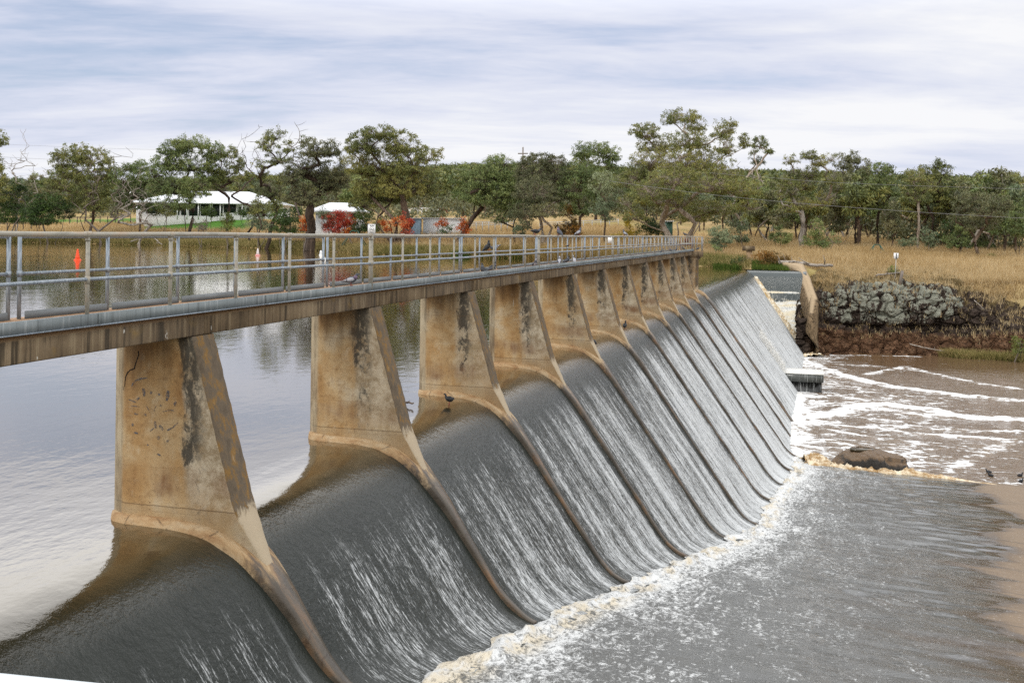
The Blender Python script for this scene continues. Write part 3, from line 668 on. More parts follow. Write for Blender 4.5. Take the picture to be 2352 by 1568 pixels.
BANDS = [([(1825, 822), (1861, 833), (1919, 857), (1978, 873), (2037, 885), (2119, 896), (2212, 909), (2352, 921), (2500, 925)], .95, 1.0),
         ([(1825, 962), (1877, 955), (1936, 945), (1983, 931), (2037, 928), (2095, 936), (2142, 941), (2177, 953), (2236, 959), (2352, 964), (2500, 966)], 1.15, 1.0),
         ([(1985, 935), (2060, 945), (2130, 955)], 1.5, .55),
         ([(1822, 990), (1860, 976), (1900, 972), (1950, 980), (2010, 982), (2090, 996), (2200, 1002), (2300, 1010)], .7, .75),
         ([(1880, 985), (1950, 996), (2040, 1012), (2100, 1016)], .5, .6), ([(1822, 1020), (1900, 1010), (1950, 1022)], .6, .6),
         ([(2040, 1060), (2080, 1045), (2110, 1035), (2170, 1030)], .3, .7), ([(2060, 1072), (2110, 1062)], .35, .7),
         ([(1990, 860), (2080, 842), (2140, 858), (2250, 880), (2352, 895)], .8, .42), ([(1900, 835), (1990, 840), (2100, 850)], 1.2, .36),
         ([(2190, 1075), (2260, 1040), (2330, 1010), (2400, 1000)], .9, .42), ([(1885, 815), (1990, 817), (2110, 819)], .5, .5),
         ([(2100, 985), (2230, 990), (2352, 992)], 1.2, .30), ([(1900, 915), (2000, 905), (2130, 920)], 1.6, .26)]
def build_pool():
    x = np.concatenate([np.arange(7.0, 46, .22), 46*np.exp(np.linspace(.01, 2.2, 40))]); y = np.concatenate([np.arange(46, 122.5, .22)])
    Xg, Yg = np.meshgrid(x, y, indexing='ij')
    f = np.zeros(Xg.shape)
    for pts, w, a in BANDS:
        P = [onz(px, py, ZP)[:2] for px, py in pts]
        d = seg_dist(Xg, Yg, P); f = np.maximum(f, a*np.exp(-(d/(w*.85))**2))
    tl = Xg-(8.75+.55*fbm(np.stack([Xg.ravel()*.5, Yg.ravel()*.6, 0*Xg.ravel()], 1), 3, 77).reshape(Xg.shape)*2+bend(Yg))
    p, t = px_t(Xg, Yg); yy = hz(p)+(EYE[2]-ZP)/t*F
    f = np.maximum(f, .78*np.exp(-(np.maximum(tl, 0)/1.2)**2)*sstep(118, 112, Yg)); f = np.maximum(f, .42*np.exp(-(np.maximum(tl, 0)/4.5)**2))
    f = np.maximum(f, .30*sstep(36, 8, Xg)*sstep(100, 85, Yg))
    calm = sstep(880, 840, yy)*sstep(1930, 2050, p)
    Z = ZP+.07*fbm(np.stack([Xg.ravel()*.5, Yg.ravel()*1.0, 0*Xg.ravel()], 1), 4, 2).reshape(Xg.shape)*(1-.7*calm)+f*.10*(1+1.5*fbm(np.stack([Xg.ravel()*1.4, Yg.ravel()*1.4, 0*Xg.ravel()], 1), 3, 5).reshape(Xg.shape))
    o = link('pool_water', gridmesh('pool_water', Xg, Yg, Z, X['pool'], True, dict(foam=f, calm=calm))); tag(o, kind='structure')
build_pool()
# ---- concrete weir body under the water, low side spillway, outlet block
weir = empty('weir', (0, 50, 0)); tag(weir, 'long concrete weir wall under the falling water with a box outlet at its foot', 'weir')
def build_weir():
    y = np.linspace(-14, 119, 90); s = np.concatenate([[0], np.linspace(0, 11, 40)])
    Yg, Sg = np.meshgrid(y, s, indexing='ij')
    Z = face_z(Sg, Yg)-.16; Z[:, 0] = -12; Z = np.maximum(Z, -13)
    Xg = Sg+.02
    b = link('weir_body', gridmesh('weir_body', Xg, Yg-50, Z, X['wing'], True), weir)
    # outlet block standing out of the face
    m = MB(); y0, y1 = 82.9, 86.6; xr = 11.1
    m.box((6.2, y0, -8.65), (xr, y1, -7.95)); m.box((6.4, y0+.25, -11.5), (xr-.15, y1-.2, -8.65))
    m.V = [v-np.array([0, 50, 0]) for v in m.V]
    k = NT('wet_outlet_concrete_and_shade'); v = k.obj(); z = k.sep(v)[2]
    st = k.noise(k.mapv(v, (9, 9, .35)), 1, 3, .7); st2 = k.noise(k.mapv(v, (30, 30, .6)), 1, 2, .7)
    c = k.mix(k.mr(z, -8.68, -8.62), (.013, .013, .012), (.065, .07, .064))  # near-black below the lintel paints a shaded opening on the solid block
    wf = k.math('MULTIPLY', k.mr(k.math('ADD', st, k.math('MULTIPLY', k.math('SUBTRACT', st2, .5), .7)), .55, .75), k.mr(k.sep(v)[0], 8.0, 10.9, .35, 1.0))
    c = k.mix(wf, c, (.6, .62, .6))
    ob = m.build('outlet_block', k.fin(k.bsdf(c, .25, None)), weir)
    # thin sheet of water over its top
    m = MB(); m.box((6.5, y0-.02, -7.95), (xr+.03, y1+.02, -7.91))
    m.V = [v-np.array([0, 50, 0]) for v in m.V]; m.build('water_sheet', X['foam_w'], ob)
build_weir()
def ribbon_profile(yk, s0, s1, n=90):
    s = s0+(s1-s0)*np.linspace(0, 1, n)**1.0
    z = fall_z(s, np.full(n, yk+YC)); return s, z
def build_rib(wf, hf, yk, s0, s1, seed):
    s, z = ribbon_profile(yk, s0, s1, 110)
    ds = np.gradient(s); dz = np.gradient(z); L = np.hypot(ds, dz); nx, nz = -dz/L, ds/L
    w = wf(s); h = hf(s)
    nn = vnoise(np.stack([s*2.2, s*0+seed, s*0], 1), 3)*.02
    rings = []
    for i in range(len(s)):
        pts = [(-1.1, -.55), (-1.05, -.02), (-.97, .06), (-.86, .095), (-.3, .105), (.3, .105), (.86, .095), (.97, .06), (1.05, -.02), (1.1, -.55)]
        rings.append([(s[i]+nx[i]*(o*h[i]*(10 if o > 0 else 1)*.95+nn[i]*(o > 0)), YC+l*w[i], z[i]+nz[i]*(o*h[i]*(10 if o > 0 else 1)*.95+nn[i]*(o > 0))) for l, o in pts])
    m = MB(); m.loft(rings); return m
def wf_std(s): return np.interp(s, [-.1, .0, .25, 1.7, 2.2, 2.7, 3.4, 4.2, 30], [.20, .30, .38, .38, .29, .165, .095, .07, .065])
def hf_std(s): return np.interp(s, [0, 1.5, 2.4, 3.2, 4.5, 30], [.12, .13, .13, .105, .07, .06])
def shaft_mesh():
    prof = [(0, -3.2), (0, 2.615), (1.216, 2.615), (1.55, 1.47), (1.905, .26), (2.12, -.04), (2.42, -.42), (2.5, -3.2)]
    # plan outline per height: chamfered nose, slightly narrowing tail
    zs = np.concatenate([[-3.2, -1.5], np.linspace(-.66, 2.615, 34)])
    xt = np.interp(zs, [-3.2, -.62, -.30, -.05, .26, 2.615], [2.5, 2.36, 2.20, 2.07, 1.905, 1.216])
    T = .57; rings = []
    for z, x in zip(zs, xt):
        e = .003*math.sin(z*9.1)+.005*math.sin(z*23.7+1); x = x+e
        tt = np.interp(z, [-.65, .25], [.215, .0])
        rings.append([(-.10, YC-.13, z), (.17, .0, z), (x-.03, 0+tt, z), (x, .03+tt, z), (x, T-.03-tt, z), (x-.03, T-tt, z), (.17, T, z), (-.10, YC+.13, z), (-.13, YC, z)])
    m = MB(); m.loft(rings); return m
shaft = None
PLAB = ['first weir pier on the left, blue spray paint and a jagged crack on its face', 'second pier from the left, the next beyond the spray painted one',
        'third pier from the left, with a black water bird standing at its foot', 'fourth pier from the left, between the bird\'s pier and mid bridge',
        'fifth pier from the left, tan face with a small dark smudge', 'sixth pier from the left, halfway along the footbridge', 'seventh pier from the left along the weir',
        'eighth pier from the left, black streaks near its sloping edge', 'fourth pier from the far end column', 'third pier from the far end column', 'last sloping pier just before the far end column']
ROOTS = []
for kx in range(11):
    yk = SP*kx
    root = empty('weir_pier', (0, yk, 0)); tag(root, PLAB[kx], 'pier', 'concrete piers carrying the footbridge'); ROOTS.append(root)
    if shaft is None:
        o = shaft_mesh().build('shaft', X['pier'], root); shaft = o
    else:
        o = shaft.copy(); COL.objects.link(o); o.parent = root
    s_end = float(toe_s(yk))+.42 if yk < 57 else 10.2
    build_rib(wf_std, hf_std, yk, -.10, s_end, kx).build('rib', X['rib'], root, True)
def ribbon(m, P, w, off=-.004):
    """flat painted stroke on the near face (plane y=off) through picture points"""
    P = np.array([ony(px, py, 0.0) for px, py in P]); d = np.gradient(P[:, [0, 2]], axis=0); d /= np.linalg.norm(d, axis=1)[:, None]+1e-9
    n = np.stack([-d[:, 1], d[:, 0]], 1); w = np.broadcast_to(np.asarray(w), (len(P),))
    A = np.stack([P[:, 0]+n[:, 0]*w, np.full(len(P), off), P[:, 2]+n[:, 1]*w], 1); B = np.stack([P[:, 0]-n[:, 0]*w, np.full(len(P), off), P[:, 2]-n[:, 1]*w], 1)
    k = len(P); i = np.arange(k-1); m.add(np.vstack([A, B]), np.stack([i, i+1, i+k+1, i+k], 1))
def cpx(x, y): return ((300+x/1.425)/1.6327, (1150+y/1.425)/1.6327)
r2 = random.Random(5)
def stroke(P, w):
    m = MB(); ribbon(m, P, w); m.build('paint_stroke', X['paint'], ROOTS[0], recalc=False)
stroke([cpx(*p) for p in [(275, 428), (284, 408), (300, 393), (325, 384), (360, 380)]], [.006, .012, .014, .012, .006])
for (x, y, dx, dy, w) in [(338, 435, 6, 42, .028), (380, 450, 0, 16, .02), (422, 462, 2, 12, .02), (472, 447, -8, 55, .03), (512, 505, -4, 28, .024), (318, 485, -14, 10, .018), (262, 495, 40, 16, .010), (275, 528, 45, 6, .006),
                          (290, 570, 24, 4, .014), (345, 572, 14, 8, .018), (278, 622, 4, 16, .022), (400, 610, 6, 38, .022), (425, 632, 20, 28, .026), (465, 660, 38, -18, .014), (500, 640, 26, -22, .012), (288, 670, 22, 6, .014),
                          (418, 690, 2, 20, .026), (465, 712, 8, 10, .022), (360, 735, 6, 4, .014), (415, 785, 18, 10, .014), (355, 530, 20, 34, .006), (395, 560, 10, -30, .006), (430, 525, 8, 4, .016), (375, 665, 20, -18, .008), (480, 550, 24, 6, .008), (440, 560, 60, -12, .005)]:
    stroke([cpx(x+dx*q+r2.uniform(-1, 1), y+dy*q) for q in (0, .5, 1)], [w*.6, w, w*.5])
m = MB(); ribbon(m, [cpx(x+18, y) for x, y in [(293, 235), (296, 255), (284, 290), (272, 330), (250, 338), (236, 352), (226, 375), (222, 410), (214, 445)]], [.006, .008, .006, .010, .007, .009, .007, .005, .003], -.003)
m.build('crack', X['crack'], ROOTS[0], recalc=False)
# far end column with its round head
ye = SP*11
ec = empty('end_column', (0, ye, 0)); tag(ec, 'rounded tan column at the far end of the footbridge, wide rusty rib below', 'column')
def dshape(x0, x1, hw, z, n=14):
    a = np.linspace(-math.pi/2, math.pi/2, n); r = hw
    return [(x0, -hw+YC, z)]+[(x1-r+r*math.cos(q), YC+r*math.sin(q), z) for q in a]+[(x0, hw+YC, z)]
m = MB(); m.loft([dshape(-.1, 1.62, .5, z) for z in (-3, -.6, 0, 1.2, 2.25)]+[dshape(-.1, 1.66, .54, 2.3), dshape(-.1, 1.82, .7, 2.5)]); m.build('shaft', X['pier'], ec, False)
m = MB(); m.loft([dshape(-.4, 1.95, .84, z) for z in (2.5, 2.93)]); m.build('head', X['girder'], ec)
build_rib(lambda s: np.interp(s, [0, 1.6, 2.4, 3, 30], [.56, .56, .5, .36, .34]), lambda s: np.interp(s, [0, 1.5, 2.4, 3.2, 30], [.12, .13, .15, .13, .12]), ye, .04, 10.2, 44).build('rib', X['rib'], ec, True)
ROOTS.append(ec)
# low side spillway at the far bank, facing the camera
def build_side():
    x = np.arange(2.6, 9.7, .09); u = np.linspace(0, 1, 130)
    Xg, U = np.meshgrid(x, u, indexing='ij')
    PY = np.array([119.6, 118.4, 117.8, 117.3, 116.9, 116.4, 115.9, 115.1, 113.6, 112.9]); PZ = np.array([0, -.1, -.3, -.7, -1.5, -2.8, -4.2, -6.2, -9.7, -10.6])
    q = np.linspace(0, 1, len(PY)); Yg = np.interp(U, q, PY); Z = np.interp(U, q, PZ)
    Yg = Yg+.25*fbm(np.stack([Xg.ravel()*1.2, Z.ravel()*.8, 0*Z.ravel()], 1), 3, 12).reshape(Z.shape)*sstep(-1.5, -4, Z)
    k = NT('side_spillway_water'); v = k.obj(); s = k.sep(v); drop = k.math('MULTIPLY', s[2], -1.0)
    n = k.noise(k.mapv(v, (7, 2, 1.6)), 1, 4, .7); b = k.noise(k.mapv(v, (.5, 1, 2.6)), 1, 3, .6)
    tiers = k.math('ADD', k.mr(k.math('ABSOLUTE', k.math('SUBTRACT', drop, 2.55)), .02, .22, .85, 0), k.mr(k.math('ABSOLUTE', k.math('SUBTRACT', k.math('ADD', drop, k.math('MULTIPLY', s[0], .08)), 4.5)), .05, .45, .9, 0))
    am = k.math('ADD', k.math('ADD', k.mr(drop, 2.2, 5.5, -.15, 1.0), tiers), k.math('MULTIPLY', k.math('SUBTRACT', n, .5), 2.2))
    am = k.math('SUBTRACT', am, k.mr(s[0], 8.3, 9.3, 0, .6))
    am = k.math('ADD', am, k.math('MULTIPLY', k.math('SUBTRACT', b, .5), .8))
    f = k.math('MULTIPLY', k.mr(am, .1, .8), k.mr(drop, .9, 2.5))
    c = k.mix(f, (.05, .062, .060), k.mix(k.mr(b, .4, .65), (.74, .75, .72), (.76, .68, .50)))
    o = link('side_spillway_water', gridmesh('side_spillway_water', Xg, Yg, Z, k.fin(k.bsdf(c, k.mr(f, 0, 1, .12, .6, False), k.bump(n, .8, .1))))); tag(o, kind='structure')
build_side()
# ---- foam: the boiling line at the toe, the wave at the apron edge, the torrent in the corner
def foam_strip(name, path, wid, hei, mat, seed, nl=None, brk=.35):
    P = np.asarray(path, float); L = np.concatenate([[0], np.cumsum(np.linalg.norm(np.diff(P, axis=0), axis=1))])
    n = nl or int(L[-1]/.05); q = np.linspace(0, L[-1], n); C = np.stack([np.interp(q, L, P[:, i]) for i in range(3)], 1)
    W = np.interp(q, L, wid) if np.ndim(wid) else np.full(n, wid); H = np.interp(q, L, hei) if np.ndim(hei) else np.full(n, hei)
    T = np.gradient(C, axis=0); T[:, 2] = 0; T /= np.linalg.norm(T, axis=1)[:, None]; N = np.stack([T[:, 1], -T[:, 0], 0*q], 1)
    k = 26; v = np.linspace(-1, 1, k)
    A, B = np.meshgrid(q, v, indexing='ij')
    edge = np.clip(1+brk*1.6*fbm(np.stack([q*.55, q*0+seed, q*0], 1), 4, seed), .02, 1.9); H = H*np.clip(edge, 0, 1)
    Xo = C[:, None]+N[:, None]*(B*W[:, None]*edge[:, None])[..., None]
    nz = fbm(np.stack([A.ravel()*2.6, (B*W[:, None]).ravel()*4.0, 0*A.ravel()+seed], 1), 5, seed, .68).reshape(A.shape)
    prof = np.clip(1-B*B, 0, 1)**.7
    Z = Xo[..., 2]+H[:, None]*(prof*(.62+1.1*nz))-.05*(1-prof)
    o = link(name, gridmesh(name, Xo[..., 0], Xo[..., 1], Z, mat)); tag(o, kind='stuff'); return o
e0 = [onz(px, py, ZP+.05) for px, py in [(1846, 1062), (1872, 1062), (1900, 1070), (1960, 1078), (2030, 1086), (2090, 1089), (2150, 1096), (2215, 1104), (2290, 1113)]]
foam_strip('apron_edge_foam', e0, [.9, 1.0, .55, .45, .42, .5, .4, .3, .12], [.45, .6, .45, .36, .32, .42, .25, .12, .03], X['foam_b'], 15)
vy = np.linspace(117.2, 111.5, 14); vx = np.interp(vy, [111.5, 113.5, 115, 116, 117.2], [10.6, 9.1, 7.0, 5.2, 3.7]); vz = np.array([max(face_z(x, y), ZP)+.12 for x, y in zip(vx, vy)])
foam_strip('corner_torrent_foam', np.stack([vx, vy, vz], 1), np.linspace(.35, 1.5, 14), .5, X['foam_y'], 23)
lx = [onz(px, py, ZP+.03) for px, py in [(1826, 825), (1824, 900), (1822, 980), (1820, 1050)]]
foam_strip('pool_toe_foam', [(8.75+bend(y), y, ZP+.02) for y in np.arange(57, 113, 2.)], .35, .12, X['foam_w'], 31)
# spray thrown up where the sheet meets the outlet block
sp = MB(); rr = np.random.default_rng(3); n = 4200
a = rr.random(n); yy = 82.3+4.4*rr.random(n)**1.3; ss = 5.6+2.2*rr.random(n); zz = face_z(ss, yy)+.03+rr.random(n)**2.2*1.0*np.exp(-((yy-83.3)/1.8)**2)
sz = .02+.05*rr.random(n); c = np.stack([ss, yy, zz], 1); d1 = rr.normal(size=(n, 3)); d1 /= np.linalg.norm(d1, axis=1)[:, None]; d2 = rr.normal(size=(n, 3))
V = np.stack([c-d1*sz[:, None], c+d2*sz[:, None]*.6, c+d1*sz[:, None]*1.3], 1).reshape(-1, 3)
o = link('spray', mesh('spray', V, None, np.arange(3*n).reshape(-1, 3), X['foam_w'])); tag(o, kind='stuff')
# ------------------------------------------------------------------ footbridge and its rails
fb = empty('footbridge', (0, 0, 0)); tag(fb, 'long concrete footbridge with a grey steel edge channel, crossing the weir on piers', 'footbridge')
Y0, Y1 = -14.0, 67.3
joints = [-14.0, -5.82]+[SP*k+YC for k in range(0, 12)]
for a, b in zip(joints[:-1], joints[1:]):
    m = MB(); w = random.uniform(-.006, .006)
    m.prism([(.06, 2.628), (1.216+w, 2.628), (1.222+w, 2.645), (1.222+w, 2.885), (1.17+w, 2.935), (.06, 2.935)], a+.008, b-.008)
    m.build('girder', X['girder'], fb)
m = MB(); m.box((.02, Y0, 2.937), (1.225, Y1, 2.985)); m.build('deck', X['deck'], fb)
cj = list(np.arange(Y0, Y1, 3.98))+[Y1]
for a, b in zip(cj[:-1], cj[1:]):
    m = MB(); o = random.uniform(-.004, .004)
    m.prism([(1.262+o, 2.957), (1.27+o, 2.957), (1.27+o, 3.088), (1.205+o, 3.088), (1.205+o, 3.08), (1.262+o, 3.08)], a+.008, b-.008)
    ch = m.build('edge_channel', X['chan'], fb)
    m = MB(); m.prism([(1.20+o, 2.944), (1.305+o, 2.944), (1.305+o, 2.956), (1.20+o, 2.956)], a+.003, b-.003); m.build('flange', X['galv'], ch)
# litter and droppings lying on the deck edge
def sagline(y, z, amp=.006, seed=0): return z+amp*math.sin(y*1.13+seed)+amp*.6*math.sin(y*.41+seed*2)
nr_ = empty('handrail', (1.236, 0, 2.98)); tag(nr_, 'near handrail of the footbridge, weathered tan pipe on tan posts', 'handrail')
fr_ = empty('handrail', (.2, 0, 2.98)); tag(fr_, 'far handrail of the footbridge, grey galvanised pipe in panels with kick plates', 'handrail')
XN = 1.236
ny = list(np.arange(-2.22-1.655*7, 67, 1.655))
py = np.arange(Y0, 67.2, .83)
m = MB(); m.tube([(0, y, sagline(y, 4.018, .005, 1)-2.98) for y in py]+[(0.02, 68.2, 4.015-2.98)], .031, 10); m.build('top_rail', X['tan'], nr_, True)
m = MB(); m.tube([(0, y, sagline(y, 3.485, .006, 4)-2.98) for y in py], .022, 8); m.build('mid_rail', X['galv'], nr_, True)
def post_mesh(nm, r, z0, z1, mat, collar=True):
    m = MB(); m.tube([(0, 0, z0), (0, 0, z1)], r, 10)
    if collar:
        m.tube([(0, 0, 3.485-2.98-.045), (0, 0, 3.485-2.98+.045)], r*1.25, 10)
        m.tube([(0, 0, z1-.075), (0, 0, z1-.06)], r*1.35, 10)
        m.tube([(0, -.045, z1), (0, .045, z1)], .038, 10)
    return m.me(nm, mat, True)
pm = post_mesh('post', .024, .0, 4.018-2.98, X['tan']); pt = post_mesh('post', .043, .0, 4.018-2.98, X['tan'])
for i, y in enumerate(ny):
    if y > -13.5: link('post', pt if (abs((y-6.07) % 13.24) < .3 or abs((y-6.07) % 13.24-13.24) < .3) else pm, nr_, (0, y, 0))
pg = MB(); pg.tube([(0, 0, -.06), (0, 0, 3.975-2.98)], .024, 10); pg.tube([(0, 0, 3.53-2.98-.035), (0, 0, 3.53-2.98+.035)], .031, 10); pg = pg.me('post', X['galv'], True)
for pnl in range(-2, 9):
    ya = -2.12+8.42*pnl; yb = ya+8.24
    if ya > 62: break
    yb = min(yb, 67.0)
    m = MB(); m.tube([(0, ya, 3.975-2.98), (0, yb, 3.975-2.98)], .022, 8); m.build('top_rail', X['galv'], fr_, True)
    m = MB(); m.tube([(0, ya, 3.53-2.98), (0, yb, 3.53-2.98)], .021, 8); m.build('mid_rail', X['galv'], fr_, True)
    for q in range(6):
        y = ya+(yb-ya)*q/5 if yb-ya > 7 else ya+1.65*q
        if y > yb+.01: break
        link('post', pg, fr_, (0, y, 0))
        if q < 5 and y+1.5 < yb:
            m = MB(); m.box((.03, y+.06, -.005), (.038, y+1.60, .10)); m.build('kick_plate', X['kick'], fr_)
# platform rails at the far end
er = empty('handrail', (1.5, 68, 2.98)); tag(er, 'short end rail round the round platform of the far column', 'handrail')
er.location = (0, 0, 2.93)
ring = [(1.25, 66.5), (1.55, 66.6), (1.86, 66.9), (1.9, 67.4), (1.86, 67.95), (1.2, 68.1), (.2, 68.1)]
for z, nm in ((1.08, 'top_rail'), (.56, 'mid_rail')):
    m = MB(); m.tube([(x, y, z) for x, y in ring], .028, 8); m.build(nm, X['tan'], er, True)
for x, y in ring[:-1]: link('post', pg, er, (x, y, .07))
# rusty gate hoist at the far end of the deck
gh = empty('gate_hoist', (.3, 69.5, 2.9)); tag(gh, 'rusty brown gate hoist frame standing beyond the far end of the deck', 'hoist')
for dx in (-.25, .55):
    m = MB(); m.box((dx-.07, -.07, -3.2), (dx+.07, .07, 1.0)); m.build('leg', X['rust'], gh)
m = MB(); m.box((-.4, -.09, .42), (.7, .09, .54)); m.tube([(.15, -.2, .8), (.15, .2, .8)], .16, 14); m.build('crossbeam', X['rust'], gh)
# notice fixed to the thick post
sg = empty('notice_sign', (XN, 6.07, 4.03)); tag(sg, 'small white notice with a ringed swimmer symbol on top of the tan handrail', 'sign')
k_ = 0.34
m = MB(); m.box((-.075, -.006, 0), (.075, 0, .205)); b = m.build('panel', X['white'], sg)
m = MB()
def bars(z, spans, h):
    for a, c in spans: m.box((a, -.0085, z-h), (c, -.0065, z+h))
bars(.186, [(-.06, -.045), (-.032, -.002), (.006, .03), (.038, .06)], .005); bars(.170, [(-.034, .002), (.008, .046)], .005); bars(.030, [(-.055, -.012), (-.004, .02), (.026, .056)], .003)
th = np.linspace(0, 2*math.pi, 33); m.tube([(.042*math.cos(a), -.0085, .10+.05*math.sin(a)) for a in th], .0022, 5, False)
m.box((-.028, -.0085, .094), (-.006, -.0065, .104)); m.box((-.018, -.0085, .104), (.002, -.0065, .110)); m.tube([(0, -.008, .114), (0, -.0066, .114)], .007, 8); m.box((.004, -.0085, .092), (.03, -.0065, .101))
m.build('printing', X['ink'], sg)
sg.rotation_euler = (0, 0, .10)
s2 = empty('notice_sign', (.16, 28.6, 3.62)); tag(s2, 'plain white panel tied to the far rail near mid bridge', 'sign')
m = MB(); m.box((-.13, -.01, 0), (.13, .01, .30)); m.box((-.02, .01, .1), (.02, .03, .2)); m.build('panel', X['white'], s2)
pp = onx(1402, 551, .2); s2.location = (float(pp[0]), float(pp[1]), float(pp[2])-.15)
# rail close to the camera, lower left corner
pa, pb = at(-300, 1564, 1.6), at(300, 1634, 1.35)
wr = MB(); dd = pb-pa; wr.tube([-dd*.9, dd*1.6], .03, 16)
o = wr.build('lookout_rail', X['lookout'], None, True, pa); tag(o, 'smooth white lookout rail crossing the lower left corner', 'rail')
# ------------------------------------------------------------------ trees
class Skel:
    def __init__(s): s.P = []; s.par = []; s.w = []
    def add(s, p, par, w=0.0): s.P.append(np.asarray(p, float)); s.par.append(par); s.w.append(w); return len(s.P)-1
    def radii(s, r0, pw):
        n = len(s.P); c = np.array(s.w, float)
        for i in range(n-1, 0, -1):
            if s.par[i] >= 0: c[s.par[i]] += c[i]
        return r0*np.maximum(c, .6)**pw
def limb(sk, a, tgt, R, nseg=4, wob=.12, arch=.12, w_end=0.0):
    p0 = sk.P[a]; d = tgt-p0; L = np.linalg.norm(d); prev = a
    side = R.normal(size=3)*np.array([1, 1, .5])
    for i in range(1, nseg+1):
        f = i/nseg; q = p0+d*f+np.array([0, 0, 1])*arch*L*math.sin(math.pi*f)*(1 if arch > 0 else 1)
        if i < nseg: q = q+R.normal(size=3)*wob*L*.35/nseg*1.6+side*.06*L*math.sin(math.pi*f)
        prev = sk.add(q, prev, w_end if i == nseg else 0)
    return prev
def nearest(sk, tgt, R, lo=0, pen=1.6):
    P = np.array(sk.P); d = tgt-P; L = np.linalg.norm(d, axis=1)
    down = np.maximum(0, P[:, 2]-tgt[2]+.15*L)
    return int(np.argmin(L+pen*down+(np.arange(len(P)) < lo)*1e3))
def skel_mesh(name, sk, rad, mat, minr=0.0, flare=0.0):
    P = np.array(sk.P); n = len(P); kids = [[] for _ in range(n)]
    for i in range(n):
        if sk.par[i] >= 0: kids[sk.par[i]].append(i)
    m = MB(); used = np.zeros(n, bool); stack = [(0, None)]
    while stack:
        i, par = stack.pop(); chain = [par] if par is not None else []
        j = i
        while True:
            chain.append(j); ch = sorted(kids[j], key=lambda q: -rad[q])
            for q in ch[1:]: stack.append((q, j))
            if not ch: break
            j = ch[0]
        if len(chain) < 2: continue
        r = rad[chain].copy()
        if par is not None: r[0] = min(r[0], r[1]*1.25)
        r[-1] *= .45
        if r.max() < minr: continue
        if par is None and flare: r = r*(1+flare*np.exp(-np.maximum(P[chain][:, 2], 0)/(rad[0]*2.5)))
        m.tube(P[chain], r, 7 if r[0] > .18 else (5 if r[0] > .06 else 3), False)
    return m.me(name, mat, True)
def leaf_mesh(name, C, TI, R, mat, n_leaf, rad, ln, wd, droop=.8, flat=.55):
    N = len(C)*n_leaf; c = np.repeat(C, n_leaf, 0); ti = np.repeat(TI, n_leaf)
    o = R.normal(size=(N, 3)); o /= np.linalg.norm(o, axis=1)[:, None]; o *= (R.random(N)**.45)[:, None]; o[:, 2] *= flat
    p = c+o*rad
    d = R.normal(size=(N, 3))*.75+o*.6; d[:, 2] -= droop; d /= np.linalg.norm(d, axis=1)[:, None]
    s = np.cross(d, R.normal(size=(N, 3))); s /= np.linalg.norm(s, axis=1)[:, None]+1e-9
    l = ln*(.6+.8*R.random(N))[:, None]; w = wd*(.6+.8*R.random(N))[:, None]
    V = np.stack([p, p+d*l*.45+s*w*.5, p+d*l, p+d*l*.45-s*w*.5], 1).reshape(-1, 3)
    Q = np.arange(N*4).reshape(-1, 4)
    t = np.clip(ti+R.normal(size=N)*.13, 0, 1)
    return mesh(name, V, Q, None, mat, False, dict(tint=('FACE', t)))
def grow(seed, blobs, base_r, R, style):
    """blobs: local (x, y, z, rx, ry, rz); returns skeleton, clump centres and tints"""
    sk = Skel(); zmin = min(b[2]-b[5] for b in blobs); top = max(b[2]+b[5] for b in blobs)
    cxm = float(np.mean([b[0] for b in blobs])); stems = style.get('stems', 1)
    fork = style.get('fork', .28)*top
    lean = style.get('lean', 0.0)
    root = sk.add((0, 0, -.3), -1)
    ends = []
    for q in range(stems):
        a = root; ang = 2*math.pi*q/stems+R.random()*2
        off = np.array([math.cos(ang)*(.0 if stems == 1 else .35 if stems == 2 else .8), .8*math.sin(ang)*(.0 if stems == 1 else .35 if stems == 2 else .8), 0])*fork
        for i in range(1, 4):
            f = i/3; a = sk.add(np.array([lean*f*fork+cxm*.12*f, 0, fork*f])+off*f**.8+R.normal(size=3)*.02*fork, a)
        ends.append(a)
    nt = len(sk.P)
    C = []; TI = []; nb_ = 0; left = list(ends)
    order = sorted(range(len(blobs)), key=lambda i: (blobs[i][2]-blobs[i][5]*.3-fork)**2+blobs[i][0]**2*1.0)
    for bi in order:
        x, y, z, rx, ry, rz = blobs[bi]
        t = np.array([x, y, z-rz*.35]); nb_ += 1; a = left.pop(int(np.argmin([np.hypot(*(sk.P[q]-t)[:2]) for q in left]))) if left and stems > 1 else nearest(sk, t, R, nt-1 if stems == 1 else 1, 1.4)
        L = np.linalg.norm(t-sk.P[a]); e = limb(sk, a, t, R, max(2, min(6, int(L/(.10*top))+2)), style.get('wob', .17), style.get('arch', .03), .5)
        b0 = len(sk.P)-1; vol = (rx*ry+rx*rz+ry*rz)/3
        ns = max(6, int(style.get('dens', 1.0)*5.0*vol/(style['cr']**2)))
        bt = .5+R.normal()*.14
        for q in range(ns):
            d = R.normal(size=3); d /= np.linalg.norm(d); rr = R.random()**.33
            if d[2] < -.25: d[2] *= .45
            p = np.array([x+d[0]*rx*rr, y+d[1]*ry*rr, z+d[2]*rz*rr])
            if q < ns*.55:
                aa = b0+int(R.integers(0, max(1, len(sk.P)-b0))); cand = [b0, aa]
                aa = min(cand, key=lambda k: np.linalg.norm(sk.P[k]-p)+max(0, sk.P[k][2]-p[2]))
                limb(sk, aa, p, R, 2, .16, .05, .25)
            if q < 5 or vnoise(p[None]/style['cr']*.42+seed, 3)[0] > -.12: C.append(p); TI.append(bt+R.normal()*.13)
    return sk, np.array(C), np.clip(np.array(TI), 0, 1)
TREE_N = 0
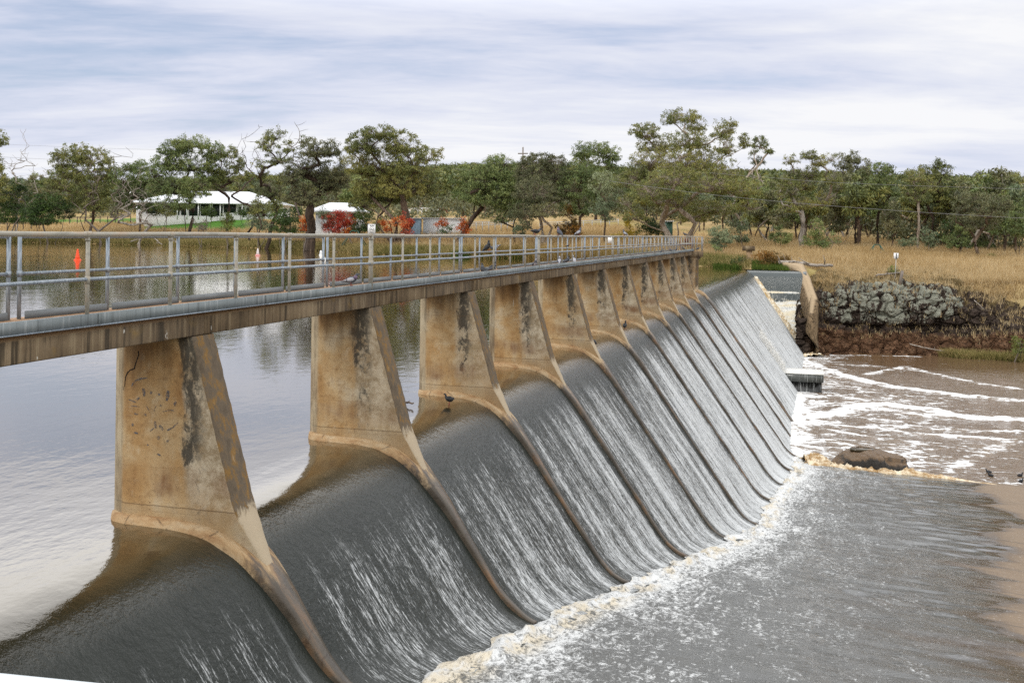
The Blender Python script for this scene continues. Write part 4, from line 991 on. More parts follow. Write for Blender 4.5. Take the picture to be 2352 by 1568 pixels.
def make_tree(name, root, blobs, style, seed, leaf, bark):
    R = np.random.default_rng(seed)
    sk, C, TI = grow(seed, blobs, 0, R, style)
    top = max(b[2]+b[5] for b in blobs)
    rad = sk.radii(1, style.get('pw', .60)); rad = rad*(style['trunk']/rad[0]); rad = np.maximum(rad, style.get('minr', .018)*top/20)
    link('trunk', skel_mesh('trunk', sk, rad, X[bark], 0, style.get('flare', .35)), root)
    if style.get('leaves', 1):
        if style.get('keep', 1) < 1: kx = R.random(len(C)) < style['keep']; C = C[kx]; TI = TI[kx]
        link('crown', leaf_mesh('crown', C, TI, R, X[leaf], style.get('nl', 15)+5, style['cr']*.82, style['ln'], style['wd'], style.get('droop', 1.05), style.get('flat', .8)), root)
def hero(base, blobs, label, leaf='leaf_olive', bark='bark_mid', t=None, group=None, name='gum_tree', cat='tree', seed=None, z=None, **st):
    """base: picture point of the foot; blobs: picture ellipses (cx, cy, rx, ry) of leaf masses; t: distance"""
    global TREE_N; TREE_N += 1
    bx, by = base
    if t is None: P, t = ground_at(bx, by)
    else:
        P = at(bx, by, t); P[2] = hgt(P[0], P[1])
    P = P.copy(); pxs = t/F; seed = seed or 100+TREE_N*7; R = np.random.default_rng(seed)
    byy = hz(bx)+(EYE[2]-P[2])/t*F
    W = (max(b[0]+b[2] for b in blobs)-min(b[0]-b[2] for b in blobs))*pxs
    L = []
    for (x, y, rx, ry) in blobs:
        k = st.get('dep', .30); cyy = R.uniform(-1, 1)*W*k*(1-.6*abs((x-bx)*pxs)/max(W, .1))
        L.append(((x-bx)*pxs, cyy, (byy-y)*pxs, rx*pxs*1.1, (rx+ry)/2*pxs*1.1, ry*pxs*1.22))
    H = max(b[2]+b[5] for b in L)
    s = dict(trunk=.016*H, cr=max(.4, 5.6*pxs), ln=4.6*pxs, wd=1.45*pxs, nl=15); s.update(st)
    if 'trunk_px' in st: s['trunk'] = st['trunk_px']*pxs/2*.85
    o = empty(name, P, math.atan2(RT[1], RT[0])); tag(o, label, cat, group)
    make_tree(name, o, L, s, seed, leaf, bark); return o
G1 = None
hero((205, 524), [(135, 375, 33, 28), (172, 357, 45, 26), (212, 366, 40, 26), (240, 398, 28, 30), (190, 400, 60, 30), (150, 425, 40, 30), (215, 435, 48, 30), (175, 462, 55, 25), (230, 470, 30, 22), (120, 410, 22, 25)], 'broad domed olive gum tree left of the white homestead', 'leaf_olive', 'bark_mid', stems=2, fork=.22, t=262)
hero((322, 524), [(310, 385, 32, 18), (290, 410, 30, 28), (332, 410, 26, 30), (305, 440, 42, 32), (330, 470, 26, 24), (285, 465, 24, 20)], 'smaller gum between the domed tree and the homestead trees', 'leaf_green', 'bark_mid', fork=.3, t=262)
hero((430, 524), [(400, 342, 42, 24), (442, 332, 45, 20), (482, 352, 26, 26), (385, 372, 35, 28), (430, 378, 58, 34), (472, 400, 30, 34), (388, 428, 45, 38), (440, 436, 48, 34), (410, 470, 48, 22), (365, 400, 22, 28)], 'tall green gum in front of the white homestead roof', 'leaf_green', 'bark_dark', stems=2, fork=.30, t=252)
hero((524, 500), [(512, 352, 30, 20), (545, 378, 18, 30), (502, 388, 24, 30), (530, 410, 26, 25), (500, 425, 20, 20)], 'slim open gum with a bare dark trunk in front of the homestead', 'leaf_olive', 'bark_dark', fork=.38, keep=.8, t=256)
hero((604, 538), [(628, 312, 28, 20), (612, 335, 20, 22), (655, 338, 16, 22), (690, 320, 12, 14), (640, 365, 28, 26), (600, 395, 20, 30), (612, 440, 34, 34), (590, 478, 26, 26), (630, 475, 24, 22)], 'straggly tall gum with sparse top beside the dark round bush', 'leaf_olive', 'bark_dark', keep=.62, fork=.2, stems=2, t=222)
hero((714, 535), [(728, 350, 40, 26), (762, 348, 30, 24), (700, 390, 50, 34), (748, 415, 45, 44), (684, 450, 40, 32), (775, 400, 26, 40), (715, 452, 34, 30), (670, 410, 24, 30)], 'old gum with thick dark trunk and crooked limbs left of the little white cottage', 'leaf_brown', 'bark_dark', trunk_px=24, fork=.26, flare=.6, keep=.85, t=205)
hero((905, 541), [(878, 312, 42, 20), (848, 336, 48, 32), (922, 336, 45, 32), (828, 382, 44, 44), (885, 380, 58, 44), (945, 382, 46, 44), (978, 360, 28, 24), (1000, 350, 18, 16), (848, 432, 50, 40), (925, 432, 58, 40), (975, 425, 40, 36), (808, 345, 18, 24), (890, 450, 60, 30), (830, 468, 34, 20)], 'great domed gum with spreading forked trunk behind the red shrubs', 'leaf_olive', 'bark_mid', stems=4, fork=.18, trunk_px=23, flare=.4, t=192)
hero((1045, 541), [(1138, 396, 50, 34), (1108, 416, 44, 34), (1168, 428, 35, 34), (1125, 455, 52, 30), (1090, 446, 40, 30), (1150, 372, 36, 20)], 'pale green gum on a dark trunk leaning right', 'leaf_green', 'bark_dark', lean=.55, fork=.42, trunk_px=13, t=186)
hero((1182, 551), [(1160, 470, 40, 26), (1190, 480, 26, 30), (1150, 500, 30, 22), (1205, 455, 24, 26), (1175, 440, 36, 24)], 'small multi stemmed gum under the leaning tree', 'leaf_green', 'bark_dark', stems=2, keep=.7, fork=.25, t=184)
hero((1246, 553), [(1240, 366, 45, 18), (1205, 385, 22, 24), (1226, 398, 46, 34), (1275, 396, 35, 38), (1230, 446, 50, 36), (1282, 448, 30, 30), (1242, 488, 50, 20), (1202, 492, 35, 26), (1278, 372, 22, 18), (1200, 440, 22, 30)], 'brownish olive gum with thin pale stems right of the leaning tree', 'leaf_brown', 'bark_pale', stems=3, fork=.2, trunk_px=12, t=178)
hero((1330, 556), [(1330, 396, 44, 24), (1320, 436, 40, 38), (1346, 476, 34, 26), (1310, 480, 26, 22), (1352, 420, 24, 26)], 'slender green gum left of the giant tree, behind the railing pigeons', 'leaf_green', 'bark_mid', fork=.3, trunk_px=8, t=180)
hero((1368, 510), [(1335, 352, 25, 22), (1376, 343, 28, 20), (1406, 353, 25, 22), (1350, 382, 44, 28), (1400, 385, 28, 26), (1370, 420, 40, 26)], 'dark round crowned gum standing behind the slender ones', 'leaf_green', 'bark_dark', t=250, fork=.35)
hero((1388, 560), [(1386, 425, 34, 30), (1398, 462, 30, 28), (1376, 480, 24, 22), (1392, 500, 16, 12)], 'young blue green gum with single thin stem left of the giant tree', 'leaf_blue', 'bark_mid', trunk_px=5, t=170, fork=.4)
hero((1562, 567), [(1465, 298, 20, 14), (1490, 300, 30, 26), (1530, 284, 30, 22), (1572, 268, 38, 18), (1602, 282, 28, 24), (1520, 328, 50, 30), (1580, 328, 50, 30), (1640, 308, 22, 28), (1664, 298, 18, 20), (1682, 330, 22, 38), (1500, 368, 50, 30), (1560, 378, 60, 34), (1620, 368, 45, 34), (1468, 398, 45, 28), (1440, 420, 35, 24), (1650, 398, 40, 28), (1702, 328, 14, 20), (1530, 418, 60, 30), (1612, 428, 60, 30), (1680, 438, 50, 28), (1480, 448, 50, 28), (1430, 468, 25, 18), (1545, 465, 60, 20), (1640, 478, 60, 20), (1708, 474, 32, 18), (1450, 500, 34, 16), (1600, 500, 40, 16)],
     'giant pale limbed gum, tallest tree, behind the far end of the footbridge', 'leaf_olive', 'bark_pale', stems=5, fork=.19, trunk_px=25, flare=.3, dep=.34, keep=.78, t=165, pw=.56)
hero((1738, 505), [(1746, 330, 20, 18), (1728, 350, 12, 16), (1738, 368, 18, 16), (1760, 345, 12, 14)], 'thin gum with a leafy tuft on bare grey stems right of the giant', 'leaf_olive', 'bark_pale', t=250, stems=3, fork=.45, keep=.8)
hero((1842, 563), [(1815, 368, 20, 14), (1850, 360, 22, 12), (1880, 372, 20, 16), (1912, 362, 20, 14), (1795, 420, 18, 20), (1900, 410, 20, 22), (1860, 420, 28, 30), (1820, 440, 24, 26), (1800, 480, 20, 18), (1895, 460, 24, 22), (1832, 400, 22, 20), (1872, 395, 22, 20), (1842, 470, 30, 20), (1925, 430, 16, 16), (1785, 450, 14, 16)], 'half dead gum with many bare bleached limbs in the right field', 'leaf_olive', 'dead', keep=.33, fork=.3, trunk_px=15, stems=1, pw=.5, dens=2.6, t=170)
hero((1965, 566), [(1976, 462, 22, 14), (1960, 470, 16, 12), (1990, 476, 16, 12), (1974, 482, 22, 10)], 'small umbrella shaped gum on a bare straight brown trunk', 'leaf_green', 'bark_dark', fork=.6, trunk_px=7, t=180)
hero((1945, 530), [(1936, 376, 24, 22), (1962, 366, 20, 18), (1988, 388, 20, 24), (1950, 426, 40, 36), (1985, 430, 24, 30), (1925, 420, 24, 26)], 'tall olive gum behind the half dead tree', 'leaf_brown', 'bark_mid', t=230, fork=.3)
hero((2015, 569), [(2010, 392, 26, 16), (2022, 420, 30, 28), (2000, 440, 26, 30), (2020, 470, 24, 24), (2040, 440, 20, 22)], 'tall narrow gum with straight dark trunk in the middle of the right wood', 'leaf_green', 'bark_dark', fork=.42, trunk_px=7, t=182)
hero((2050, 572), [(2050, 500, 18, 26), (2042, 520, 14, 16), (2060, 522, 12, 16)], 'little bushy gum among the straight trunks', 'leaf_brown', 'bark_mid', fork=.3, trunk_px=5, t=178)
hero((2109, 578), [(2104, 408, 30, 22), (2125, 430, 26, 24), (2088, 440, 24, 20), (2110, 455, 30, 20)], 'gum with forked white upper limbs and charred black foot', 'leaf_olive', 'bark_pale', fork=.42, stems=1, trunk_px=8, keep=.75, t=176)
hero((2142, 566), [(2150, 380, 26, 14), (2160, 398, 30, 24), (2130, 400, 24, 22), (2145, 430, 36, 28), (2165, 450, 26, 24), (2125, 455, 24, 22)], 'tall dark stemmed gum right of the white forked one', 'leaf_olive', 'bark_dark', fork=.35, trunk_px=8, t=184)
hero((2181, 581), [(2184, 520, 24, 18), (2172, 535, 18, 14), (2200, 532, 16, 14)], 'low dark gum left of the round crowned field tree', 'leaf_dark', 'bark_mid', fork=.35, t=172)
hero((2206, 589), [(2206, 548, 30, 18), (2190, 560, 22, 12), (2222, 562, 16, 10), (2210, 528, 22, 14)], 'small gum with dark short trunk just left of the round crowned field tree', 'leaf_green', 'bark_dark', fork=.4, trunk_px=6, t=168)
hero((2246, 600), [(2250, 455, 40, 16), (2222, 475, 28, 22), (2278, 470, 30, 22), (2245, 490, 44, 24), (2290, 498, 24, 22), (2212, 505, 26, 20), (2252, 520, 40, 16), (2300, 475, 18, 18)], 'round crowned grey stemmed gum standing alone in the golden grass', 'leaf_brown', 'bark_mid', stems=2, fork=.26, trunk_px=11, t=160)
hero((2342, 592), [(2343, 500, 26, 26), (2330, 525, 22, 20), (2355, 530, 20, 26), (2346, 475, 22, 18)], 'dark gum at the right edge of the view', 'leaf_green', 'bark_dark', stems=3, fork=.2, t=164)
hero((2322, 560), [(2318, 402, 26, 12), (2340, 412, 22, 16), (2300, 425, 22, 18), (2330, 440, 30, 22)], 'gum with bare white crooked limbs behind the right edge', 'leaf_olive', 'dead', t=205, keep=.5, fork=.3, pw=.54)
hero((-14, 530), [(-15, 320, 22, 26), (-20, 370, 20, 30), (0, 415, 22, 20), (8, 385, 10, 14), (-20, 450, 36, 30)], 'tall gum cut off by the left edge of the view', 'leaf_olive', 'bark_mid', t=262)
# leafless trees
def dead_tree(base, tips, label, t=None, trunk_px=6, bark='dead', seed=1, dens=14, name='dead_tree', group=None):
    bx, by = base
    if t is None: P, t = ground_at(bx, by)
    else: P = at(bx, by, t); P[2] = hgt(P[0], P[1])
    byy = hz(bx)+(EYE[2]-P[2])/t*F; pxs = t/F; R = np.random.default_rng(seed)
    sk = Skel(); a = sk.add((0, 0, -.3), -1); H = max(byy-y for x, y in tips)*pxs
    for i in range(1, 4): a = sk.add((R.normal()*.02*H, R.normal()*.02*H, .07*H*i), a)
    for (x, y) in sorted(tips, key=lambda q: -q[1]):
        tg = np.array([(x-bx)*pxs, R.uniform(-.22, .22)*H, (byy-y)*pxs]); n = nearest(sk, tg, R, 2, 1.3); e = limb(sk, n, tg, R, 5, .05, .02, .5)
        for q in range(dens):
            k = len(sk.P)-1-int(R.integers(0, 4)); d = R.normal(size=3); d[2] = abs(d[2])*.9-.1; d /= np.linalg.norm(d)
            limb(sk, k, sk.P[k]+d*H*R.uniform(.05, .17), R, 2, .08, 0, .2)
    rad = sk.radii(1, .5); rad = np.maximum(rad*(trunk_px*pxs/2/rad[0]), .16*pxs)
    o = empty(name, P, math.atan2(RT[1], RT[0])); tag(o, label, 'tree', group)
    link('trunk', skel_mesh('trunk', sk, rad, X[bark], 0, .3), o); return o
dead_tree((228, 532), [(238, 395), (262, 430), (248, 445), (210, 455), (270, 470), (196, 480), (215, 470), (180, 500), (285, 490), (250, 490)], 'dead grey brown tree leaning over the left bank, in front of the domed gum', t=254, trunk_px=6, seed=3, bark='twig')
dead_tree((322, 538), [(300, 440), (318, 455), (290, 470), (340, 470), (300, 490), (352, 495), (358, 512), (284, 500), (270, 512), (345, 505)], 'dead bleached tree on the lake bank, bare branches low over the water', t=248, trunk_px=6, seed=5)
dead_tree((46, 500), [(42, 372), (58, 380), (36, 400), (64, 410), (50, 420), (30, 440)], 'bare pale sapling clump by the left edge', t=275, trunk_px=4, seed=8)
dead_tree((575, 520), [(560, 375), (590, 380), (548, 420), (602, 400), (570, 430), (612, 440), (540, 450), (585, 455)], 'leafless dark tree in front of the right end of the homestead', t=236, trunk_px=5, seed=9, bark='bark_dark')
dead_tree((700, 505), [(690, 395), (676, 372), (705, 380), (664, 400)], 'bare twiggy crown showing left of the old crooked gum', t=212, trunk_px=4, seed=12, bark='twig')
dead_tree((1700, 520), [(1690, 425), (1720, 415), (1668, 470), (1735, 440), (1705, 455), (1750, 450)], 'grey bare tree right of the giant gum', t=225, trunk_px=6, seed=13)
dead_tree((2185, 560), [(2180, 440), (2200, 450), (2165, 470), (2210, 480), (2190, 465)], 'grey leafless tree behind the round crowned field tree', t=210, trunk_px=5, seed=14, bark='twig')
# shrubs: same builder with crowns that reach the ground
def shrub(base, blobs, label, leaf, t=None, cat='shrub', name='shrub', group=None, bark='twig', **st):
    d = dict(fork=.12, stems=3, droop=.2, flat=.8, cr=None); d.update(st); d.pop('cr') if d['cr'] is None else None
    return hero(base, blobs, label, leaf, bark, t, group, name, cat, **d)
shrub((108, 528), [(85, 480, 28, 30), (115, 470, 35, 24), (140, 490, 20, 26), (105, 502, 45, 24), (75, 505, 26, 20)], 'dense dark green rounded bush on the left bank', 'leaf_dark', t=255, droop=0, nl=18)
shrub((22, 525), [(30, 440, 26, 22), (12, 470, 30, 26), (50, 450, 18, 24), (20, 500, 40, 24), (55, 485, 20, 20)], 'dark feathery she oak like shrub at the left edge', 'leaf_dark', t=264, droop=-.4)
shrub((655, 545), [(640, 505, 24, 20), (672, 500, 26, 20), (656, 525, 40, 20), (690, 520, 14, 16)], 'dark round bush at the water edge left of the orange shrub', 'leaf_dark', t=216, droop=0, nl=18)
shrub((706, 536), [(702, 505, 12, 12), (712, 520, 14, 12), (698, 525, 10, 10)], 'small orange autumn shrub beside the dark round bush', 'leaf_orange', t=206)
shrub((770, 545), [(752, 515, 16, 20), (772, 500, 20, 14), (795, 505, 16, 18), (764, 528, 22, 12), (798, 530, 18, 10), (780, 515, 20, 14)], 'large scarlet autumn shrub in front of the little cottage', 'leaf_red', t=200, keep=.8)
shrub((803, 545), [(806, 512, 10, 18), (800, 530, 12, 12)], 'orange shrub touching the scarlet one', 'leaf_orange', t=199, keep=.7)
shrub((838, 545), [(835, 500, 22, 22), (850, 520, 20, 18), (825, 525, 20, 16)], 'dark green bush between the scarlet shrubs', 'leaf_dark', t=198, droop=0)
shrub((866, 550), [(864, 525, 12, 14), (872, 512, 10, 12)], 'yellow green shrub left of the red shrub by the great gum', 'leaf_lime', t=192, keep=.8)
shrub((905, 552), [(893, 525, 10, 12), (905, 512, 14, 12), (880, 512, 12, 10)], 'orange red shrub at the foot of the great domed gum', 'leaf_orange', t=189)
shrub((936, 552), [(932, 515, 14, 14), (938, 530, 14, 14), (945, 508, 8, 8), (926, 500, 8, 10)], 'crimson shrub right of the great domed gum', 'leaf_red', t=188)
shrub((1014, 545), [(1016, 512, 10, 12), (1005, 520, 9, 8)], 'bright orange sapling in front of the long white shed', 'leaf_orange', t=185)
shrub((1032, 548), [(1036, 525, 18, 9), (1024, 530, 14, 8)], 'low dark bush between the two bright orange saplings', 'leaf_dark', t=185)
shrub((1064, 551), [(1064, 512, 10, 12), (1058, 525, 12, 10), (1072, 530, 10, 8)], 'bright orange sapling right of the leaning trunk', 'leaf_orange', t=182)
shrub((521, 540), [(520, 505, 16, 14), (522, 522, 17, 12)], 'yellow green broom like bush on the bank under the homestead', 'leaf_lime', t=236, droop=-.5)
shrub((460, 538), [(458, 515, 18, 12), (468, 525, 14, 8)], 'leafless grey twiggy bush on the bank under the homestead', 'twig', t=240, keep=.4, droop=-.4)
shrub((600, 540), [(590, 512, 26, 16), (612, 520, 20, 12)], 'low blue grey bush under the straggly gum', 'leaf_blue', t=225)
shrub((1305, 556), [(1302, 490, 16, 16), (1312, 512, 20, 18), (1300, 530, 26, 18), (1318, 535, 20, 14)], 'dark she oak with rusty orange tips behind the railing', 'leaf_rust', t=177, nl=18)
shrub((1205, 556), [(1200, 520, 20, 16), (1190, 535, 16, 12)], 'soft green bush at the left foot of the brownish gum', 'leaf_blue', t=178)
shrub((1440, 556), [(1444, 505, 10, 18), (1438, 530, 14, 14), (1456, 540, 12, 10)], 'yellow leaved sapling left of the giant gum', 'leaf_yellow', t=168, keep=.8)
shrub((1500, 560), [(1488, 520, 26, 18), (1510, 530, 24, 16), (1475, 540, 18, 12)], 'dark bush under the left limbs of the giant gum', 'leaf_dark', t=172)
shrub((1418, 562), [(1410, 545, 14, 8), (1428, 545, 10, 8)], 'small yellowing weed bush on the slope behind the rail', 'leaf_yellow', t=160, keep=.6)
shrub((1655, 584), [(1650, 535, 24, 14), (1668, 548, 18, 14), (1640, 552, 20, 14), (1656, 562, 22, 12)], 'blue grey round bush right of the bridge end', 'leaf_blue', t=148, nl=18)
shrub((1648, 588), [(1645, 570, 13, 10)], 'low bright green bush in front of the blue grey one', 'leaf_green', t=146)
shrub((1700, 575), [(1700, 520, 22, 16), (1690, 540, 20, 16), (1710, 548, 18, 14)], 'grey green sapling bush between the blue bush and the half dead gum', 'leaf_blue', t=165)
shrub((1790, 580), [(1785, 535, 20, 16), (1802, 550, 18, 14), (1775, 550, 14, 12)], 'dark green bush left of the half dead gum', 'leaf_green', t=168)
shrub((1870, 580), [(1872, 530, 18, 24), (1860, 555, 18, 16), (1885, 556, 20, 16)], 'tall green regrowth bush at the right foot of the half dead gum', 'leaf_green', t=164)
shrub((1900, 582), [(1898, 562, 18, 12), (1912, 550, 14, 18)], 'round green bush right of the half dead gum', 'leaf_green', t=162)
shrub((2130, 580), [(2132, 545, 20, 18), (2145, 560, 18, 12)], 'blue green bush beside the charred gum', 'leaf_blue', t=170)
shrub((2085, 578), [(2080, 560, 18, 10), (2095, 556, 12, 12)], 'low bluish bush left of the charred gum', 'leaf_blue', t=172)
shrub((2276, 604), [(2276, 592, 7, 8)], 'small bright green sapling in the golden grass', 'leaf_lime', t=158)
shrub((2240, 575), [(2235, 560, 20, 12), (2262, 565, 16, 10)], 'bushy undergrowth clump behind the round crowned tree', 'leaf_green', t=180)
shrub((1770, 612), [(1752, 590, 22, 12), (1780, 595, 26, 14), (1762, 605, 30, 10), (1798, 600, 16, 10)], 'tangled dark bramble mound behind the corner of the weir', 'leaf_rust', t=133, droop=0, nl=18)
shrub((1700, 614), [(1694, 600, 12, 8), (1706, 594, 10, 10)], 'dark twiggy bush at the foot of the concrete gauge pillar', 'leaf_dark', t=134, keep=.7)
shrub((2050, 632), [(2046, 618, 10, 7), (2056, 624, 8, 5)], 'bright green weed clump on the rock ledge', 'leaf_lime', t=133)
shrub((2345, 800), [(2345, 785, 16, 14), (2338, 805, 18, 10)], 'green riverside bush at the right edge above the pool', 'leaf_lime', t=117.5, z=1)
shrub((560, 500), [(555, 488, 16, 12), (572, 492, 14, 10)], 'dark garden shrub against the right half of the homestead', 'leaf_dark', t=266)
shrub((600, 502), [(596, 486, 20, 16), (615, 492, 16, 12)], 'grey green garden bush at the right end of the homestead', 'leaf_blue', t=264)
shrub((478, 502), [(476, 484, 14, 18), (488, 492, 12, 10)], 'dark garden shrub in front of the homestead verandah', 'leaf_dark', t=266)
shrub((380, 504), [(372, 482, 20, 16), (390, 488, 18, 14), (356, 490, 16, 12)], 'olive garden bush hiding the left end of the homestead', 'leaf_olive', t=264)
shrub((628, 502), [(628, 480, 16, 18)], 'small dark tree shaped shrub by the homestead corner', 'leaf_green', t=262)
shrub((760, 520), [(742, 492, 12, 16), (758, 500, 12, 12)], 'bare grey green bush hiding the cottage wall', 'leaf_blue', t=214, keep=.7)
# ---- background wood: prototypes copied with their parts
rb = np.random.default_rng(77)
protos = []
for i, (lf, bk, sh) in enumerate([('leaf_olive', 'bark_mid', 0), ('leaf_green', 'bark_dark', 1), ('leaf_brown', 'bark_pale', 2), ('leaf_blue', 'bark_mid', 3), ('leaf_olive', 'bark_dark', 4), ('leaf_brown', 'dead', 5)]):
    R = np.random.default_rng(500+i); H = 15.0; bl = []
    nb = [13, 11, 10, 12, 14, 9][i]
    for q in range(nb):
        a = R.uniform(0, 6.28); rr = R.uniform(.1, 1)*3.6; z = H*R.uniform(.34, .88); sc = 1.15-.7*abs(z/H-.6)
        bl.append((rr*math.cos(a)*sc, rr*math.sin(a)*sc, z, R.uniform(1.4, 2.3), R.uniform(1.4, 2.3), R.uniform(1.1, 1.9)))
    bl.append((R.normal()*.4, R.normal()*.4, H*.91, 1.5, 1.5, 1.3))
    o = empty('gum_tree', (0, 0, 0)); tag(o, 'olive gum in the thick wood on the far slope', 'tree', 'gum trees in the wood on the far slope')
    make_tree('gum_tree', o, bl, dict(trunk=.26, cr=.78, ln=.80, wd=.24, nl=12, stems=1+i % 3, fork=.3, keep=.55 if i == 5 else .9), 900+i, lf, bk); protos.append(o)
BL = ['olive gum in the thick wood on the far slope', 'dark trunked green gum in the wood on the far slope', 'brownish pale trunked gum in the wood on the far slope', 'blue green gum in the wood on the far slope', 'dark trunked olive gum in the wood on the far slope', 'thin bare limbed gum in the wood on the far slope']
cnt = 0; used = [0]*6
for i in range(298):
    if i < 135: p = rb.uniform(1690, 2440); tau = 52+250*rb.random()**1.3
    elif i < 215: p = rb.uniform(960, 1700); tau = rb.uniform(70, 300)
    else: p = rb.uniform(-60, 980); tau = rb.uniform(75, 260)
    t = float(dshore(p)+tau); P = at(p, 500, t); P[2] = hgt(P[0], P[1])-.1
    j = int(rb.integers(0, 6))
    ty = {0: 398, 1: 394, 2: 404}[0 if i < 135 else 1 if i < 215 else 2]+rb.normal()*13+abs(rb.normal())*10
    by = hz(p)+(EYE[2]-P[2])/t*F; Hn = (by-ty)*t/F
    Hn = min(max(Hn, 6), 21 if tau < 120 else 24)*rb.uniform(.78, 1.0)
    o = protos[j] if used[j] == 0 else copy_tree(protos[j]); used[j] += 1
    o['label'] = BL[j]; o.location = [float(v) for v in P]; sc = Hn/14.5; o.scale = (sc*rb.uniform(.85, 1.15),)*2+(sc,); o.rotation_euler = (0, 0, rb.uniform(0, 6.28)); cnt += 1
# far hillside wood that reads as one mass
def far_woods():
    R = np.random.default_rng(41); n = 13000; p = R.uniform(-160, 2520, n); tau = 170+1250*R.random(n)**1.35; t = dshore(p)+tau
    Xc = EYE[0]+t*(FW[0]+RT[0]*(p-CX)/F); Yc = EYE[1]+t*(FW[1]+RT[1]*(p-CX)/F); Zc = hgt_pt(p, t)
    gap = fbm(np.stack([Xc*.006, Yc*.006, 0*Xc], 1), 3, 6) > -.32+.3*(p < 330)*(tau > 500)+.35*(p<900)*(tau<300); Xc, Yc, Zc, t = Xc[gap], Yc[gap], Zc[gap], t[gap]
    n = len(Xc); h = R.uniform(5, 12, n); k = 5
    C = np.stack([np.repeat(Xc, k)+R.normal(size=n*k)*2.2, np.repeat(Yc, k)+R.normal(size=n*k)*2.2, np.repeat(Zc, k)+np.repeat(h, k)*R.uniform(.45, 1, n*k)], 1)
    TI = np.clip(np.repeat(R.uniform(.1, .75, n), k)+R.normal(size=n*k)*.08, 0, 1)
    me = leaf_mesh('distant_woods', C, TI, R, X['leaf_olive'], 12, 2.0, 1.9, .9, .5, .6)
    o = link('distant_woods', me); tag(o, kind='stuff')
    m = MB(); R2 = R
    idx = R.choice(n, 2600, False)
    V = []
    for i in idx:
        a = R.uniform(0, 3.14); hh = h[i]*R.uniform(.8, 1.25); w = .16
        c, s_ = math.cos(a)*w, math.sin(a)*w; le = R.normal(size=2)*.12*hh
        V += [(Xc[i]-c, Yc[i]-s_, Zc[i]), (Xc[i]+c, Yc[i]+s_, Zc[i]), (Xc[i]+le[0], Yc[i]+le[1], Zc[i]+hh)]
    o = link('distant_trunks', mesh('distant_trunks', V, None, np.arange(len(V)).reshape(-1, 3), X['twig'])); tag(o, kind='stuff')
far_woods()
def undergrowth():
    R = np.random.default_rng(43); n = 5200
    p = np.concatenate([R.uniform(1690, 2480, 1900), R.uniform(-120, 1690, 3300)]); tau = np.where(p > 1690, 62+240*R.random(n), 62+240*R.random(n))
    tau = np.where(p < 900, 75+230*R.random(n), tau)
    t = dshore(p)+tau; Xc = EYE[0]+t*(FW[0]+RT[0]*(p-CX)/F); Yc = EYE[1]+t*(FW[1]+RT[1]*(p-CX)/F); Zc = hgt_pt(p, t)
    g = fbm(np.stack([Xc*.03, Yc*.03, 0*Xc], 1), 3, 16) > -.08+.22*(tau < 110); Xc, Yc, Zc = Xc[g], Yc[g], Zc[g]; n = len(Xc)
    k = 4; h = R.uniform(1.2, 5.5, n)
    C = np.stack([np.repeat(Xc, k)+R.normal(size=n*k)*.9, np.repeat(Yc, k)+R.normal(size=n*k)*.9, np.repeat(Zc, k)+np.repeat(h, k)*R.uniform(.15, 1, n*k)], 1)
    TI = np.clip(np.repeat(R.uniform(0, .65, n), k)+R.normal(size=n*k)*.1, 0, 1)
    o = link('undergrowth', leaf_mesh('undergrowth', C, TI, R, X['leaf_brown'], 12, 1.0, .9, .34, .3, .8)); tag(o, kind='stuff')
undergrowth()
# ---- grasses
def grass(name, px, tau, hgt_fn, hmean, wpx, mat, seed, blades=4, tint=.5, lean=.28, zoff=0, pos=None, tvar=.2):
    R = np.random.default_rng(seed)
    if pos is None:
        t = dshore(px)+tau; Xc = EYE[0]+t*(FW[0]+RT[0]*(px-CX)/F); Yc = EYE[1]+t*(FW[1]+RT[1]*(px-CX)/F); Zc = hgt_fn(px, t)
    else: Xc, Yc, Zc = pos; t = px_t(Xc, Yc)[1]
    n = len(Xc); N = n*blades
    c = np.repeat(np.stack([Xc, Yc, Zc], 1), blades, 0)+np.stack([R.normal(size=N)*.12, R.normal(size=N)*.12, np.full(N, zoff)], 1)
    h = np.repeat(hmean*(.6+.8*R.random(n)), blades)*(.7+.6*R.random(N)); a = R.uniform(0, 6.283, N); w = np.repeat(t, blades)/F*wpx
    s = np.stack([np.cos(a)*w, np.sin(a)*w, 0*a], 1); le = R.normal(size=(N, 2))*lean*h[:, None]
    tip = c+np.stack([le[:, 0], le[:, 1], h], 1)
    V = np.stack([c-s, c+s, tip], 1).reshape(-1, 3)
    ti = np.clip(np.repeat(tint+.35*fbm(np.stack([Xc*.09, Yc*.09, 0*Xc], 1), 3, seed)+R.normal(size=n)*tvar*.5, blades)+R.normal(size=N)*tvar, 0, 1)
    o = link(name, mesh(name, V, None, np.arange(3*N).reshape(-1, 3), mat, False, dict(tint=('FACE', ti)))); tag(o, kind='stuff'); return o
R = np.random.default_rng(11)
n = 42000; px = R.uniform(1640, 2450, n); tau = 6+75*R.random(n)**1.5
kp = (tau > 9.5+3.5*vnoise(np.stack([px*.018, tau*0, tau*0], 1), 5)) | (px < 1850) | (px > 2215); px = px[kp]; tau = tau[kp]
grass('golden_grass', px, tau, hgt_pt, .85, .55, X['gr_gold'], 1, 4)
n = 30000; px = R.uniform(-80, 1660, n); tau = 7+58*R.random(n)**1.4
k = ~((px < 720) & (tau > 44)) & ~((px > 330) & (px < 580) & (tau > 25))
grass('golden_grass', px[k], tau[k], hgt_pt, .95, .6, X['gr_gold'], 2, 4)
n = 26000; px = R.uniform(-80, 1720, n); tau = .2+8.5*R.random(n)
grass('bank_grass', px, tau, hgt_pt, .75, .75, X['gr_bank'], 3, 5, .45, .5)
n = 2600; px = R.uniform(1080, 1420, n); tau = -.4+3.0*R.random(n)
